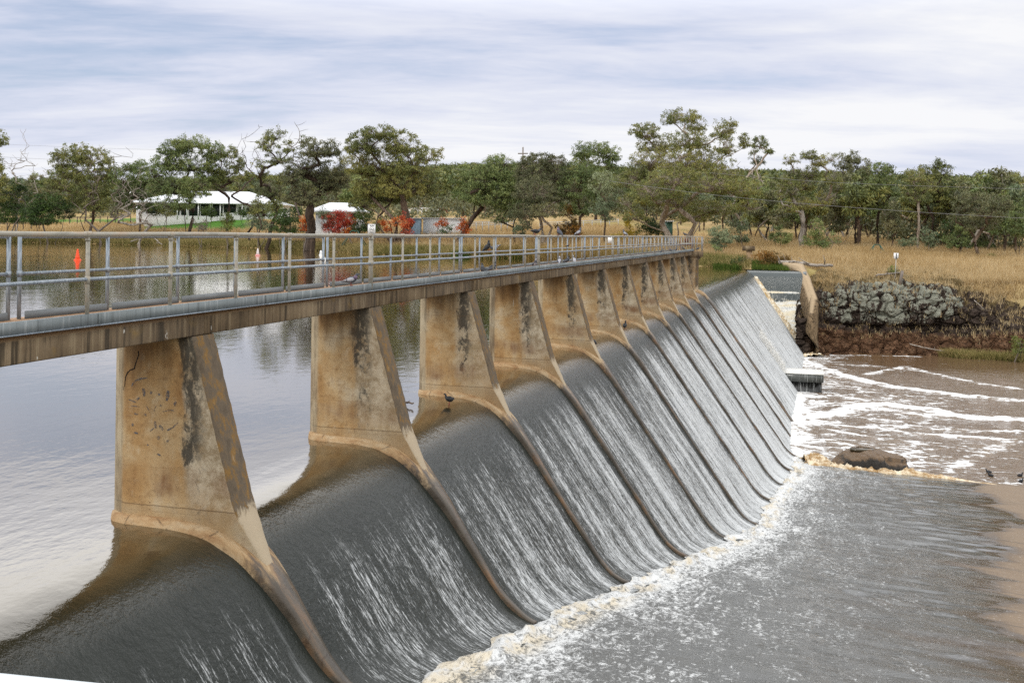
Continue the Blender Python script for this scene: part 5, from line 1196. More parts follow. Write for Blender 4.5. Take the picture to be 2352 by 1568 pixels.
grass('reeds', px, tau, hgt_pt, 1.5, .5, X['gr_reed'], 4, 4, .5, .35)
n = 1800; px = np.concatenate([R.uniform(1640, 1700, n//2), R.uniform(1730, 1810, n//2)]); tau = R.uniform(-1, 4, n)
grass('green_grass', px, tau, lambda p, t: np.maximum(hgt_pt(p, t), -.1), .55, .6, X['gr_green'], 5, 5)
n = 2500; px = R.uniform(1040, 1200, n); tau = -.2+1.6*R.random(n)
grass('green_grass', px, tau, hgt_pt, .7, .6, X['gr_green'], 6, 4)
# ------------------------------------------------------------------ rocky far bank below the weir
RP = np.array([1832, 1850, 1885, 1950, 2050, 2150, 2230, 2300, 2352, 2600.])
# per picture column: (picture row, distance) from the water line up to the grass
RR = [  # v: rows
    ([818, 800, 770, 735, 722, 700, 690, 675, 660], [119.6, 119.7, 119.8, 120.0, 121.5, 123.8, 124.2, 125, 127]),
    ([818, 800, 770, 738, 726, 700, 680, 660, 648], [119.6, 119.7, 119.9, 120.2, 121.8, 123.8, 124.8, 126.4, 129]),
    ([818, 800, 775, 748, 738, 700, 665, 642, 616], [120.8, 121.1, 121.6, 122.2, 124.0, 125.4, 127.2, 130, 138]),
    ([818, 802, 780, 756, 748, 700, 668, 642, 615], [122.8, 123.5, 124.6, 125.8, 126.4, 126.4, 127.4, 131, 139]),
    ([819, 803, 782, 762, 752, 705, 668, 641, 615], [122.8, 123.6, 124.8, 126.0, 126.5, 126.3, 127.6, 131.5, 139]),
    ([820, 804, 786, 762, 750, 710, 676, 642, 617], [122.4, 123.2, 124.4, 125.6, 126.0, 126.0, 127.4, 131.5, 139]),
    ([822, 806, 788, 765, 748, 715, 682, 646, 624], [121.6, 122.2, 123.3, 124.4, 125.2, 125.8, 127.2, 131, 138]),
    ([826, 808, 788, 765, 742, 712, 682, 656, 636], [120.4, 121.0, 122.0, 123.0, 124.2, 125.4, 127.2, 129.5, 133]),
    ([832, 812, 790, 765, 740, 712, 684, 660, 640], [119.0, 119.8, 120.8, 121.9, 123.2, 124.6, 126.6, 128.8, 132]),
    ([838, 818, 795, 770, 744, 716, 688, 664, 645], [114, 114.8, 115.8, 117, 118.2, 119.6, 121.6, 124, 127])]
def rock_surface(nu=560, nv=300):
    rows = np.array([r[0] for r in RR], float); ds = np.array([r[1] for r in RR], float)
    u = np.linspace(1832, 2600, nu); v = np.linspace(0, 8, nv)
    Ru = np.stack([np.interp(u, RP, rows[:, j]) for j in range(9)], 1); Du = np.stack([np.interp(u, RP, ds[:, j]) for j in range(9)], 1)
    row = np.stack([np.interp(v, np.arange(9), Ru[i]) for i in range(nu)]); dist = np.stack([np.interp(v, np.arange(9), Du[i]) for i in range(nu)])
    pxg = np.repeat(u[:, None], nv, 1)
    P = EYE+dist[..., None]*(FW+RT*((pxg-CX)/F)[..., None])
    z = EYE[2]+(hz(pxg)-row)/F*dist
    P[..., 2] = z
    return pxg, row, v, P
pxg, row, vv, P = rock_surface()
sh = pxg.shape
du = np.gradient(P, axis=0); dv = np.gradient(P, axis=1); N = np.cross(du, dv); N /= np.linalg.norm(N, axis=2)[..., None]
N = np.where((N@(-FW))[..., None] < 0, -N, N)
Q = P.reshape(-1, 3)
w1, w2, cid = worley(Q*np.array([.55, .55, .85]), 5); w3, w4, cid2 = worley(Q*np.array([1.3, 1.3, 1.9]), 9)
nb = fbm(Q*.28, 4, 8); nf = fbm(Q*1.6, 4, 18, .6)
V2 = np.broadcast_to(vv, sh)
rub = (sstep(3.3, 2.6, V2)*sstep(1850, 1890, pxg)).ravel(); rub = np.maximum(rub, .0)
edge = sstep(0, .5, V2).ravel()*sstep(8, 7.2, V2).ravel()
disp = (.75*nb+.55*(cid-.5)*(1-.35*rub)-.50*np.exp(-((w2-w1)/.10)**2)+.14*(cid2-.5)-.10*np.exp(-((w4-w3)/.10)**2)+.22*nf)*(.35+.65*edge)
# bulging lichen covered outcrop, undercut below
nm = ((pxg-2050)/175)**2+((row-695)/62)**2
lich = np.clip(1.25-nm, 0, 1)**.6
lich = lich.ravel()*(1-.5*rub)
lich = np.maximum(lich, .42*(np.exp(-(((pxg-2010)/40)**2+((row-740)/16)**2))+np.exp(-(((pxg-2120)/30)**2+((row-742)/16)**2))).ravel())
lich = np.maximum(lich, (.30*sstep(6.2, 6.8, V2)).ravel()*sstep(-.1, .2, nb))
grv = np.abs(vnoise(Q*np.array([1.1, 1.1, .35]), 61))
disp = disp-.38*np.exp(-(grv/.11)**2)+.10*fbm(Q*3.1, 3, 91, .7)-.45*(np.exp(-((V2-4.0)/.10)**2)+np.exp(-((V2-6.15)/.16)**2)).ravel()
disp = disp+.55*np.clip(1-nm, 0, 1).ravel()**.7
crev_shade = np.maximum(np.exp(-(grv/.16)**2), .4*np.exp(-((w4-w3)/.12)**2)); pat = fbm(Q*np.array([.9, .9, .6]), 4, 71, .6)
lich = np.clip(lich*(1-.75*crev_shade)*(.75+.75*sstep(-.35, .30, pat)), 0, 1)-.9*np.exp(-(((row-752)/7)**2)).ravel()*sstep(2300, 2150, pxg).ravel()  # lichen thinned in crevices, painting their darkness into the rock colour
veg = (sstep(6.3, 7.6, V2)*1.1+sstep(2180, 2300, pxg)*.12+.25*sstep(4.6, 6, V2)*(1-sstep(.2, .9, np.clip(1.25-nm, 0, 1)))).ravel()-.3*rub
Q2 = (P+N*disp.reshape(sh)[..., None])
Q2[:, 0] = P[:, 0]; Q2[:, 0, 2] -= 1.2
o = link('rocky_bank', gridmesh('rocky_bank', Q2[..., 0], Q2[..., 1], Q2[..., 2], X['rock'], False, dict(rubble=rub, lichen=lich, cell=cid, veg=veg))); tag(o, kind='structure')
# tufts on the ledges and green fringe along the pool
R = np.random.default_rng(21)
ii = R.integers(0, sh[0]-1, 16000); jj = R.integers(0, sh[1]-1, 16000)
pr = (sstep(5.6, 7.2, V2)*.9+.07+.12*sstep(2180, 2300, pxg)*sstep(2, 4, V2))[ii, jj]*np.where(lich.reshape(sh)[ii, jj] > .6, .25, 1)
kk = (R.random(16000) < pr) & (V2[ii, jj] > 2.2)
pp = Q2[ii[kk], jj[kk]]
grass('ledge_grass', None, None, None, .6, .5, X['gr_gold'], 22, 5, .6, .3, -.1, (pp[:, 0], pp[:, 1], pp[:, 2]))
px = R.uniform(2165, 2480, 2600); ds = np.interp(px, RP, [r[1][0] for r in RR])+R.uniform(-1.6, .9, 2600)*sstep(2160, 2230, px)
Xc = EYE[0]+ds*(FW[0]+RT[0]*(px-CX)/F); Yc = EYE[1]+ds*(FW[1]+RT[1]*(px-CX)/F)
grass('green_grass', None, None, None, .75, .7, X['gr_bank'], 23, 6, .45, .4, 0, (Xc, Yc, np.full(2600, ZP-.05)))
# curved wing wall of the side spillway
ww = empty('wing_wall', at(1850, 640, 122)); tag(ww, 'curved tan concrete wing wall sweeping down beside the low spillway', 'wall')
ST = [((1797, 600, 131.6), (1797, 605, 130.2), (1800, 629, 130.0)), ((1822, 602, 130.8), (1815, 607, 129.4), (1815, 634, 129.0)), ((1845, 606, 129.0), (1833, 612, 127.6), (1828, 643, 127.0)),
      ((1862, 640, 124.6), (1850, 640, 124.2), (1838, 676, 123.6)), ((1880, 690, 121.0), (1864, 672, 121.8), (1847, 710, 121.2)), ((1871, 728, 119.6), (1860, 722, 119.5), (1851, 745, 119.2))]
rings = []
for i in range(len(ST)-1):
    for f in np.linspace(0, 1, 9)[:9 if i == len(ST)-2 else 8]:
        o_, t_, n_ = [at(*ST[i][q])*(1-f)+at(*ST[i+1][q])*f for q in range(3)]
        nz_ = .05*vnoise(np.array([[i*3+f*2.5, 1.5, 0]]), 4)[0]
        rings.append([o_+[0, 0, -6.0], o_, t_+[0, 0, nz_], n_+[0, 0, -.9], n_+[1.5, 1.0, -3.0]])
k = NT('stained_wing_wall'); v = k.obj(); nz = k.noise(k.mapv(v, (1, 1, .5)), 1.9, 6, .7, 2.5); ff = k.noise(v, 5, 5, .7)
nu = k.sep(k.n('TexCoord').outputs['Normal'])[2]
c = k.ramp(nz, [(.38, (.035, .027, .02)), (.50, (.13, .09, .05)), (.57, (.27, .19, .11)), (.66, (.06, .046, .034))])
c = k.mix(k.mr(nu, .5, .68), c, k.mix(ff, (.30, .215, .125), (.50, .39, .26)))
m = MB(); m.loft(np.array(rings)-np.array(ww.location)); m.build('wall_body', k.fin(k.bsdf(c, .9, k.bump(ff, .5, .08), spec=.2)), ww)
# ------------------------------------------------------------------ small things
def branch_obj(name, pts, r, label, cat, mat='dead', twigs=6, seed=1, kids=True):
    R = np.random.default_rng(seed); P = np.array([at(*p) for p in pts]); o0 = P[0].copy(); m = MB()
    q = np.linspace(0, len(P)-1, len(P)*4); C = np.stack([np.interp(q, np.arange(len(P)), P[:, i]) for i in range(3)], 1)-o0; C += R.normal(size=C.shape)*r*.25
    m.tube(C, np.linspace(r, r*.7, len(q)), 9)
    for _ in range(twigs):
        i = int(R.integers(1, len(C)-1)); d = R.normal(size=3); d[2] = abs(d[2]); d /= np.linalg.norm(d); L = r*R.uniform(4, 9)
        m.tube([C[i], C[i]+d*L*.5+R.normal(size=3)*r*.5, C[i]+d*L+R.normal(size=3)*r], [r*.4, r*.28, r*.1], 5)
    o = m.build(name, X[mat], None, True, o0); tag(o, label, cat); return o
branch_obj('log', [(1788, 604, 131.5), (1815, 602, 131), (1838, 604, 130.5), (1870, 609, 130), (1912, 610, 130.5)], .26, 'bleached driftwood log lying across the wing wall and grass', 'log', twigs=3)
branch_obj('branch', [(1800, 603, 130.9), (1822, 600, 130.6), (1846, 606, 130.0)], .13, 'thin crooked branch resting on the bleached log', 'branch', twigs=5, seed=4)
branch_obj('branch', [(2012, 632, 132), (2040, 629, 132.5), (2066, 626, 133)], .13, 'fallen bleached branch on the ledge below the white depth sign', 'branch', twigs=4, seed=6)
branch_obj('branch', [(921, 925.5, 24.5), (934, 924.5, 24.6), (950, 925.5, 24.4)], .025, 'waterlogged stick floating between the second and third piers', 'branch', 'bark_mid', 2, 9)
branch_obj('branch', [(2238, 690, 126), (2250, 700, 125.6), (2262, 712, 125.3)], .06, 'white forked dead branch on the dark rocks', 'branch', twigs=5, seed=11)
branch_obj('branch', [(2090, 790, 123.2), (2130, 800, 122.6), (2170, 806, 122)], .07, 'long thin driftwood branch along the brown rubble by the pool', 'branch', twigs=2, seed=12)
for i, (pts, sd) in enumerate([([(352, 545, 246), (362, 553, 245), (372, 562, 244)], 1), ([(388, 548, 245), (400, 553, 244), (408, 558, 243)], 2), ([(300, 555, 248), (320, 548, 248), (335, 540, 248)], 3)]):
    branch_obj('branch', pts, .12, ['bare white branch dipping into the lake below the dead bleached tree', 'short white snag right of the dead bleached tree on the lake bank', 'white fallen limb at the left foot of the dead bleached tree'][i], 'branch', twigs=8, seed=sd)
# boulder in the pool
bo = empty('boulder', onz(1992, 1072, ZP)); tag(bo, 'flat topped wet brown boulder with a small puddle, standing in the foamy pool', 'boulder')
th = np.linspace(0, 2*math.pi, 40, endpoint=False)
tb = 64.4/F; rings = []
top = [(-88, 8), (-60, 26), (-20, 40), (10, 38), (30, 26), (60, 20), (86, 12)]
gx = np.linspace(-88, 88, 70); gy = np.linspace(-1, 1, 40); A, B = np.meshgrid(gx, gy, indexing='ij')
hh = np.interp(A, [-88, -70, -50, -20, 12, 30, 50, 78, 84, 88], [2, 13, 23, 32, 33, 27, 24, 22, 12, 0])*tb*1.12
wd = np.interp(A, [-88, -60, 0, 60, 80, 88], [.1, 1.1, 1.7, 1.5, 1.1, .3])
nz = fbm(np.stack([A.ravel()*.06, B.ravel()*1.5, 0*A.ravel()], 1), 5, 5, .6).reshape(A.shape)
Z = hh*np.clip(1-np.abs(np.where(B < 0, B*1.0, B))**9, 0, 1)*(1-.18*(B < -.25)*(-B-.25))+.22*nz*(1-np.abs(B)**6)-.35*(B < -.55)*(A > 20)*.6-.25*(np.abs(B) > .96)
Z = np.maximum(Z, -.3)-.06*np.exp(-(((A+8)/16)**2+((B-.2)/.4)**2))
Z[0, :] = Z[-1, :] = -.4; Z[:, 0] = Z[:, -1] = -.4
Yl = B*wd*(1+.12*nz)
Xw = A*tb
o = link('stone', gridmesh('stone', Xw, Yl, Z, X['boulder']), bo); bo.rotation_euler = (0, 0, math.atan2(RT[1], RT[0])+.05)
zc = float(np.interp(-8, [-20, 12], [33, 33])*tb*1.15)
m = MB(); m.loft([[(-8*tb+.72*math.cos(a), .35+.40*math.sin(a), z) for a in th] for z in (zc-.12, zc+.02)]); m.build('puddle', X['lake'], bo)
# gauge pillar
gp = empty('gauge_pillar', at(1720, 612, 136)); tag(gp, 'concrete gauge pillar with a dark flat cap and flared stem on the far bank', 'pillar')
tb = 136/F
m = MB(); m.loft([[(x*tb+dx*w*tb, dy*w*tb*.8, z*tb) for dx, dy in ((-1, -1), (1, -1), (1, 1), (-1, 1))] for z, w, x in ((-8, 11, 3), (10, 8, 2), (26, 6, 1), (36, 6.5, 0))]); m.build('stem', X['wing'], gp)
m = MB(); m.box((-15*tb, -9*tb, 36*tb), (13*tb, 9*tb, 47*tb)); m.build('cap', X['girder'], gp)
# depth marker sign and leaning fence post
ds_ = empty('depth_sign', at(2057, 632, 131)); tag(ds_, 'white five sided marker sign with a black vertical bar on a thin pole', 'sign'); tb = 131/F
ds_.rotation_euler = (0, 0, math.atan2(RT[1], RT[0]))
m = MB(); m.tube([(-1.5*tb, .03, -1), (1.5*tb, .03, 50*tb)], .045, 6); m.build('pole', X['greyrail'], ds_)
m = MB(); m.prism([(-5*tb, 39*tb), (0.5*tb, 36*tb), (6.2*tb, 39.5*tb), (6.2*tb, 51*tb), (-5*tb, 51*tb)], -.03, 0); pn = m.build('panel', X['white'], ds_)
m = MB(); m.box((-.2*tb, -.04, 38*tb), (1.9*tb, -.032, 50*tb)); m.build('bar_mark', X['ink'], pn)
def post(px, py0, py1, lx, t, r, label, mat='timber', nm='fence_post'):
    a, b = at(px, py0, t), at(px+lx, py1, t); m = MB(); m.tube([a*0-(b-a)*.15, (b-a)*.5, b-a], [r, r*.97, r*.93], 7); o = m.build(nm, X[mat], None, False, a); tag(o, label, 'post'); return o
post(2067, 652, 622, 6, 129.5, .19, 'thick leaning grey timber post on the lichen rock')
post(2036, 594, 581, 0, 158, .26, 'short grey timber post in the golden grass, upper of two near the marker sign')
post(2050, 600, 590, 0, 153, .22, 'short grey timber post in the golden grass nearest the marker sign')
post(2022, 592, 578, 1, 160, .12, 'thin dark post left of the grey timber posts')
post(1969, 606, 598, 0, 146, .06, 'thin rusty star picket in the grass below the umbrella gum', 'rust')
post(2160, 626, 612, 0, 140, .06, 'thin rusty star picket in the grass left of the round crowned tree', 'rust')
post(2329, 630, 612, 1, 137, .06, 'thin rusty star picket at the right of the grass field', 'rust')
# navigation buoys
def buoy(px, py, t, h, mats, label, shape):
    P_ = onz(px, py, 0.0); t = px_t(P_[0], P_[1])[1]; tb = t/F
    o = empty('buoy', P_); tag(o, label, 'buoy')
    m = MB(); R_ = np.array(shape)*tb; m.loft([[(r*math.cos(a), r*math.sin(a), z) for a in np.linspace(0, 2*math.pi, 20, endpoint=False)] for r, z in R_])
    m.build('cone', X[mats[0]], o, True); R2 = np.array([(shape[0][0]+1.2, -1.5), (shape[0][0]+2.2, 0), (shape[0][0]+2.2, 1.6), (shape[0][0], 2.8)])*tb
    m = MB(); m.loft([[(r*math.cos(a), r*math.sin(a), z) for a in np.linspace(0, 2*math.pi, 20, endpoint=False)] for r, z in R2]); m.build('float', X[mats[1]], o, True); return o
buoy(178, 597.5, 0, 0, ('orange', 'orange'), 'bright orange cone buoy on the lake at the left', [(6, 1), (4.6, 8), (3.2, 16), (2.2, 23), (1.6, 25.5)])
buoy(592, 587, 0, 0, ('pinkw', 'pink'), 'faded white cone buoy with a pink rim', [(3.8, 1), (3, 7), (2.0, 13), (1.0, 16.5)])
buoy(737, 586, 0, 0, ('white', 'white'), 'small white float seen between the rail posts, nearer the pink rimmed buoy', [(2.4, 1), (2.8, 5), (2.2, 9), (1, 11)])
buoy(744, 597, 0, 0, ('white', 'white'), 'second small white float just right of the other one', [(3.4, 0), (3.6, 3), (3.0, 6), (1.2, 7)])
# houses beyond the lake
def house(px0, px1, rx0, rx1, ye, yr, yb, t, label, wins_and_shade, posts, nm='homestead', wallm='white', depth=.42):
    c = at((px0+px1)/2, yb, t); tb = t/F; o = empty(nm, c, math.atan2(RT[1], RT[0])); tag(o, label, 'house'); cx = (px0+px1)/2
    x0, x1 = (px0-cx)*tb, (px1-cx)*tb; he = (yb-ye)*tb; hr = (yb-yr)*tb; D = (x1-x0)*depth
    m = MB(); m.box((x0+.8, .0, -6), (x1-.8, D, he)); w = m.build('wall', X[wallm], o)
    a0, a1 = (rx0-cx)*tb, (rx1-cx)*tb; ov = .9
    V = [(x0-.3, -ov-1.5, he-.25), (x1+.3, -ov-1.5, he-.25), (x1+.3, D+ov, he-.25), (x0-.3, D+ov, he-.25), (a0, D*.45, hr), (a1, D*.45, hr)]
    V += [(x, y, z-.28) for x, y, z in V[:4]]
    me = mesh('roof', V, [[0, 1, 5, 4], [2, 3, 4, 5], [0, 6, 7, 1], [1, 7, 8, 2], [2, 8, 9, 3], [3, 9, 6, 0], [6, 9, 8, 7]], [[1, 2, 5], [3, 0, 4]], X['roof']); link('roof', me, o)
    for (a, b, yt, yb2) in wins_and_shade:
        m = MB(); m.box(((a-cx)*tb, -.05, (yb-yb2)*tb), ((b-cx)*tb, .03, (yb-yt)*tb)); m.build('window_and_recess_shade', X['dglass_and_shade'], o)  # windows, and dark panels that paint the shade of the verandah recess
    for a in posts:
        m = MB(); m.box(((a-cx)*tb-.13, -1.9, -1), ((a-cx)*tb+.13, -1.65, he-.3)); m.build('verandah_post', X['white'], o)
    return o
hs = house(306, 643, 405, 556, 464, 437, 497, 285, 'long white homestead with a hipped white roof among the left gums', [(335, 360, 470, 492), (392, 412, 468, 495), (416, 430, 468, 495), (434, 459, 467, 496), (461, 487, 467, 496), (489, 511, 467, 496), (514, 542, 467, 488), (548, 560, 474, 488), (566, 580, 476, 490), (632, 640, 478, 488)], [330, 412, 434, 460, 488, 510, 560])  # adjoining dark panels along the verandah stand in for its shaded recess
hs2 = house(716, 838, 752, 800, 482, 465, 512, 222, 'small white cottage with a hipped roof behind the scarlet shrub', [(738, 750, 490, 504), (770, 786, 490, 504), (806, 818, 490, 504)], [], 'cottage')
def shed(px0, px1, yt, yb, t, label, wm, nm='shed'):
    c = at((px0+px1)/2, yb, t); tb = t/F; w = (px1-px0)/2*tb; h = (yb-yt)*tb; o = empty(nm, c, math.atan2(RT[1], RT[0])); tag(o, label, 'shed')
    m = MB(); m.box((-w, 0, -2.5), (w, 4, h)); m.build('wall', X[wm], o)
    m = MB(); m.prism([(-.4, h), (4.4, h+.02), (4.4, h+.16), (-.4, h+.12)], -w-.25, w+.25, 0); m.build('roof', X['roof'], o); return o
shed(936, 964, 502, 530, 196, 'blue grey shed wall right of the great domed gum', 'bluew'); shed(972, 1066, 502, 524, 198, 'long low white shed behind the orange saplings', 'white')
m_ = shed(1532, 1545, 509, 528, 176, 'little green pump shed behind the trunk of the giant gum', 'greenp', 'pump_shed')
def rail_fence(pts, t, npost, label, hpx=9, rails=3, mat='greyrail', nm='rail_fence'):
    o = empty(nm, at(pts[0][0], pts[0][1], t)); tag(o, label, 'fence'); o0 = np.array(o.location)
    xs = np.linspace(pts[0][0], pts[1][0], npost); ys = np.linspace(pts[0][1], pts[1][1], npost); tb = t/F
    B = [at(x, y, t)-o0 for x, y in zip(xs, ys)]
    for b in B:
        m = MB(); m.box((b[0]-.08, b[1]-.08, b[2]-1.2), (b[0]+.08, b[1]+.08, b[2]+hpx*tb)); m.build('post', X[mat], o)
    for r in range(rails):
        z = hpx*tb*(r+.8)/rails; m = MB(); m.tube([b+np.array([0, 0, z]) for b in B], .07, 5); m.build('rail', X[mat], o)
    return o
rail_fence([(932, 488), (1006, 485)], 262, 9, 'white rail yard fence beyond the great domed gum', mat='white')
rail_fence([(1065, 522), (1180, 517)], 205, 9, 'grey rail fence running right from the long white shed', 11)
rail_fence([(1240, 520), (1420, 512)], 215, 10, 'faint grey rail fence behind the slender gums', 9, 2)
rail_fence([(160, 503), (300, 500)], 268, 9, 'low dark rail fence along the paddock left of the homestead', 5, 2, 'timber')
rail_fence([(-20, 517), (90, 515)], 268, 7, 'dark rail fence behind the bushes at the left edge', 5, 2, 'timber')
# green swing frames
def swing(px, py, t, w, h, label):
    o = empty('swing_frame', at(px, py, t), math.atan2(RT[1], RT[0])); tag(o, label, 'swing frame'); tb = t/F
    for dx in (-1, 1):
        for dy in (-1, 1):
            m = MB(); m.tube([(dx*w*tb+dx*w*.3*tb, dy*1.2, -.6), (dx*w*.35*tb, 0, h*tb)], .07, 5); m.build('leg', X['greenp'], o)
    m = MB(); m.tube([(-w*.4*tb, 0, h*tb), (w*.4*tb, 0, h*tb)], .08, 6); m.build('crossbar', X['greenp'], o)
swing(814, 556, 188, 20, 26, 'green tubular swing frame on the bank under the scarlet shrub'); swing(2014, 584, 163, 17, 22, 'green tubular frame in the grass among the straight trunks')
# pole and wires
pp0 = at(1200, 430, 330); pl = empty('power_pole', pp0); tag(pl, 'thin timber power pole rising above the centre trees', 'pole'); tb = 330/F
m = MB(); m.tube([(0, 0, -12), (0, 0, 92*tb)], .22, 7); m.build('pole', X['timber'], pl)
m = MB(); m.box((-1.6, -.1, 76*tb), (1.6, .1, 78.5*tb)); m.build('crossarm', X['timber'], pl)
def cable(pts, t, r, label):
    P_ = np.array([at(x, y, t+i*0) for i, (x, y) in enumerate(pts)]); o0 = P_[0].copy(); q = np.linspace(0, len(P_)-1, 30); C = np.stack([np.interp(q, np.arange(len(P_)), P_[:, i]) for i in range(3)], 1)-o0
    C[:, 2] -= np.sin(q/(len(P_)-1)*math.pi)*.4; m = MB(); m.tube(C, r, 4); o = m.build('power_cable', X['wire'], None, False, o0); tag(o, label, 'cable', 'power cables across the trees')
cable([(1630, 397), (1760, 403), (1900, 412), (2100, 422), (2400, 436)], 150, .02, 'uppermost pale cable across the trees right of the giant gum')
cable([(1400, 416), (1600, 440), (1780, 456), (1950, 470), (2150, 486), (2400, 504)], 152, .024, 'lower pale cable sloping down across the right wood')
cable([(1040, 388), (1200, 391), (1420, 416)], 240, .03, 'cable crossing in front of the centre trees, below the power pole')
cable([(-30, 359), (300, 372), (620, 380)], 380, .035, 'thin cable in the sky above the left gums'); cable([(-30, 330), (300, 340), (700, 350)], 380, .03, 'faint highest cable in the sky at the left')
# ------------------------------------------------------------------ birds
def bird_mesh(kind):
    pg = [(-.20, .075, .006, .024), (-.15, .083, .012, .034), (-.10, .095, .030, .042), (-.05, .108, .052, .054), (0, .116, .064, .062), (.045, .128, .062, .058), (.08, .152, .046, .044), (.098, .185, .031, .030), (.108, .212, .027, .026), (.122, .228, .027, .025), (.140, .230, .020, .018), (.152, .226, .009, .008), (.172, .221, .002, .002)]
    co_ = [(-.15, .20, .004, .012), (-.13, .19, .02, .022), (-.08, .17, .07, .06), (-.02, .165, .088, .08), (.05, .175, .078, .07), (.09, .20, .05, .046), (.11, .245, .032, .03), (.122, .285, .027, .026), (.137, .302, .028, .026), (.155, .304, .02, .018), (.17, .300, .01, .008), (.195, .292, .002, .002)]
    sp_ = pg if kind == 'pigeon' else co_; rings = []
    P_ = np.array([(x, 0, z) for x, z, _, _ in sp_]); d = np.gradient(P_, axis=0); d /= np.linalg.norm(d, axis=1)[:, None]
    for (x, z, rv, rh), dd in zip(sp_, d):
        up = np.array([-dd[2], 0, dd[0]])
        rings.append([np.array([x, 0, z])+up*rv*math.cos(a)+np.array([0, rh*math.sin(a), 0]) for a in np.linspace(0, 2*math.pi, 14, endpoint=False)])
    m = MB(); m.loft(rings); return m
def wing_mesh(sy, kind, bars):
    z0 = .118 if kind == 'pigeon' else .175; m = MB(); rings = []
    for x, h, o in [(-.15, .004, .018), (-.11, .018, .030), (-.05, .036, .050), (0, .044, .058), (.045, .036, .054), (.07, .012, .042)]:
        zz = z0+(x+.02)*.14
        rings.append([(x, sy*(o+.012), zz+h), (x, sy*(o+.022), zz), (x, sy*(o+.012), zz-h), (x, sy*(o-.01), zz-h*.8), (x, sy*(o-.01), zz+h*.8)])
    m.loft(rings)
    return m
def bird(P_, yaw, label, kind='pigeon', mats=('slate', 'slate', 'purple'), pitch=0, sc=1.0, cat='pigeon', group=None, nm='pigeon', legs=True):
    o = empty(nm, P_, yaw); tag(o, label, cat, group); o.scale = (sc,)*3
    o.rotation_euler = (0, -pitch, yaw)
    b = bird_mesh(kind).build('body', X[mats[0]], o, True)
    for s_ in (1, -1): wing_mesh(s_, kind, 0).build('wing', X[mats[1]], o, True)
    if kind == 'pigeon':
        m = MB(); m.tube([(.07, 0, .145), (.09, 0, .17), (.108, 0, .205)], [.05, .041, .030], 12); m.build('neck', X[mats[2]], o, True)
        if mats[1] == 'pale':
            for s_ in (1, -1):
                for x in (-.085, -.045):
                    m = MB(); m.box((x, s_*.062-.004, .088), (x+.014, s_*.062+.004, .135)); m.build('wing_bar', X['black'], o)
    z0 = .06 if kind == 'pigeon' else .10
    for s_ in (1, -1) if legs else ():
        m = MB(); m.tube([(.0, s_*.025, z0+.03), (.0, s_*.026, .0)], .006, 5); m.tube([(-.02, s_*.026, .004), (.035, s_*.03, .004)], .005, 5); m.build('leg', X['red'], o)
    return o
VIEW = math.atan2(RT[1], RT[0])
DZ = 2.99
def on_deck(px, py, Xd): 
    P_ = onx(px, py, Xd); P_[2] = DZ; return P_
q = onx(806, 664, 1.24); q[2] = 3.09; bird(q, VIEW, 'pale grey pigeon with black wing bars on the channel edge left of the notice post', mats=('slate', 'pale', 'purple'), sc=.92)
def rail_bird(px, yaw, label, near=True, z=None, **kw):
    xx = XN if near else .2; P_ = onx(px, 541, xx); P_[2] = z if z else (4.049 if near else 3.997); return bird(P_, yaw, label, **kw)
rail_bird(1228, VIEW+.3, 'hunched dark pigeon on the tan top rail, leftmost of those on it', mats=('black', 'black', 'slate'), pitch=-.3, sc=1.05)
rail_bird(1281, VIEW+2.6, 'dark pigeon on the tan top rail with its tail hanging down', mats=('slate', 'slate', 'purple'), pitch=.55, sc=1.05)
rail_bird(1331, VIEW+.1, 'light grey pigeon upright on the tan top rail', mats=('slate', 'pale', 'slate'), pitch=.35, sc=1.05)
rail_bird(1433, VIEW+2.9, 'small grey pigeon alone on the top rail past mid bridge', mats=('slate', 'pale', 'slate'), pitch=.4, sc=1.05)
rail_bird(1574, VIEW+3.0, 'dark pigeon on the top rail at the far end of the bridge', mats=('black', 'slate', 'slate'), sc=1.1)
rail_bird(1124, VIEW+.15, 'long black pigeon leaning on the far middle rail', near=False, z=3.552, mats=('black', 'black', 'black'), pitch=.55, sc=1.15)
rail_bird(1142, VIEW+3.5, 'grey pigeon fanning its tail on the far middle rail', near=False, z=3.552, mats=('slate', 'pale', 'slate'), pitch=-.6, sc=1.05)
rail_bird(1304, VIEW+.4, 'tiny dark swallow on the far middle rail', near=False, z=3.552, mats=('black', 'black', 'rust'), sc=.6, nm='swallow', cat='swallow')
for px, py, xx, yw, lab, mt in [(1110, 629, 1.1, 2.2, 'black pigeon with a pale face on the deck below the two rail pigeons', ('black', 'black', 'slate')), (1132, 625, .8, .6, 'dark pigeon half hidden by a post on the deck', ('black', 'slate', 'slate')),
        (1229, 614, 1.0, -1.2, 'white faced grey pigeon on the deck facing the camera', ('pale', 'slate', 'slate')), (1285, 606, .8, 1.5, 'pale breasted pigeon on the deck under the light grey rail pigeon', ('pale', 'slate', 'slate')),
        (1302, 606, .9, .1, 'dark feeding pigeon on the deck between two others', ('black', 'slate', 'slate')), (1317, 602, .8, 1.8, 'pale pigeon behind a thick post on the deck', ('pale', 'pale', 'slate')),
        (1521, 584, .9, .4, 'dark pigeon on the deck, first of the group near the far end', ('black', 'slate', 'slate')), (1540, 581.5, .9, 2.7, 'upright dark pigeon on the deck in the middle of the far group', ('slate', 'slate', 'purple')),
        (1553, 580, .9, .2, 'slate pigeon on the deck right of the upright one in the far group', ('slate', 'slate', 'slate')), (1570, 578, .9, 3.0, 'small dark pigeon under the last rail posts', ('black', 'black', 'slate'))]:
    bird(on_deck(px, py, xx), VIEW+yw, lab, mats=mt, sc=1.1, pitch=.25)
bird(at(1602, 575, 80)*1, VIEW+.3, 'dark pigeon on the round platform at the far end', mats=('black', 'slate', 'slate'), sc=1.1)
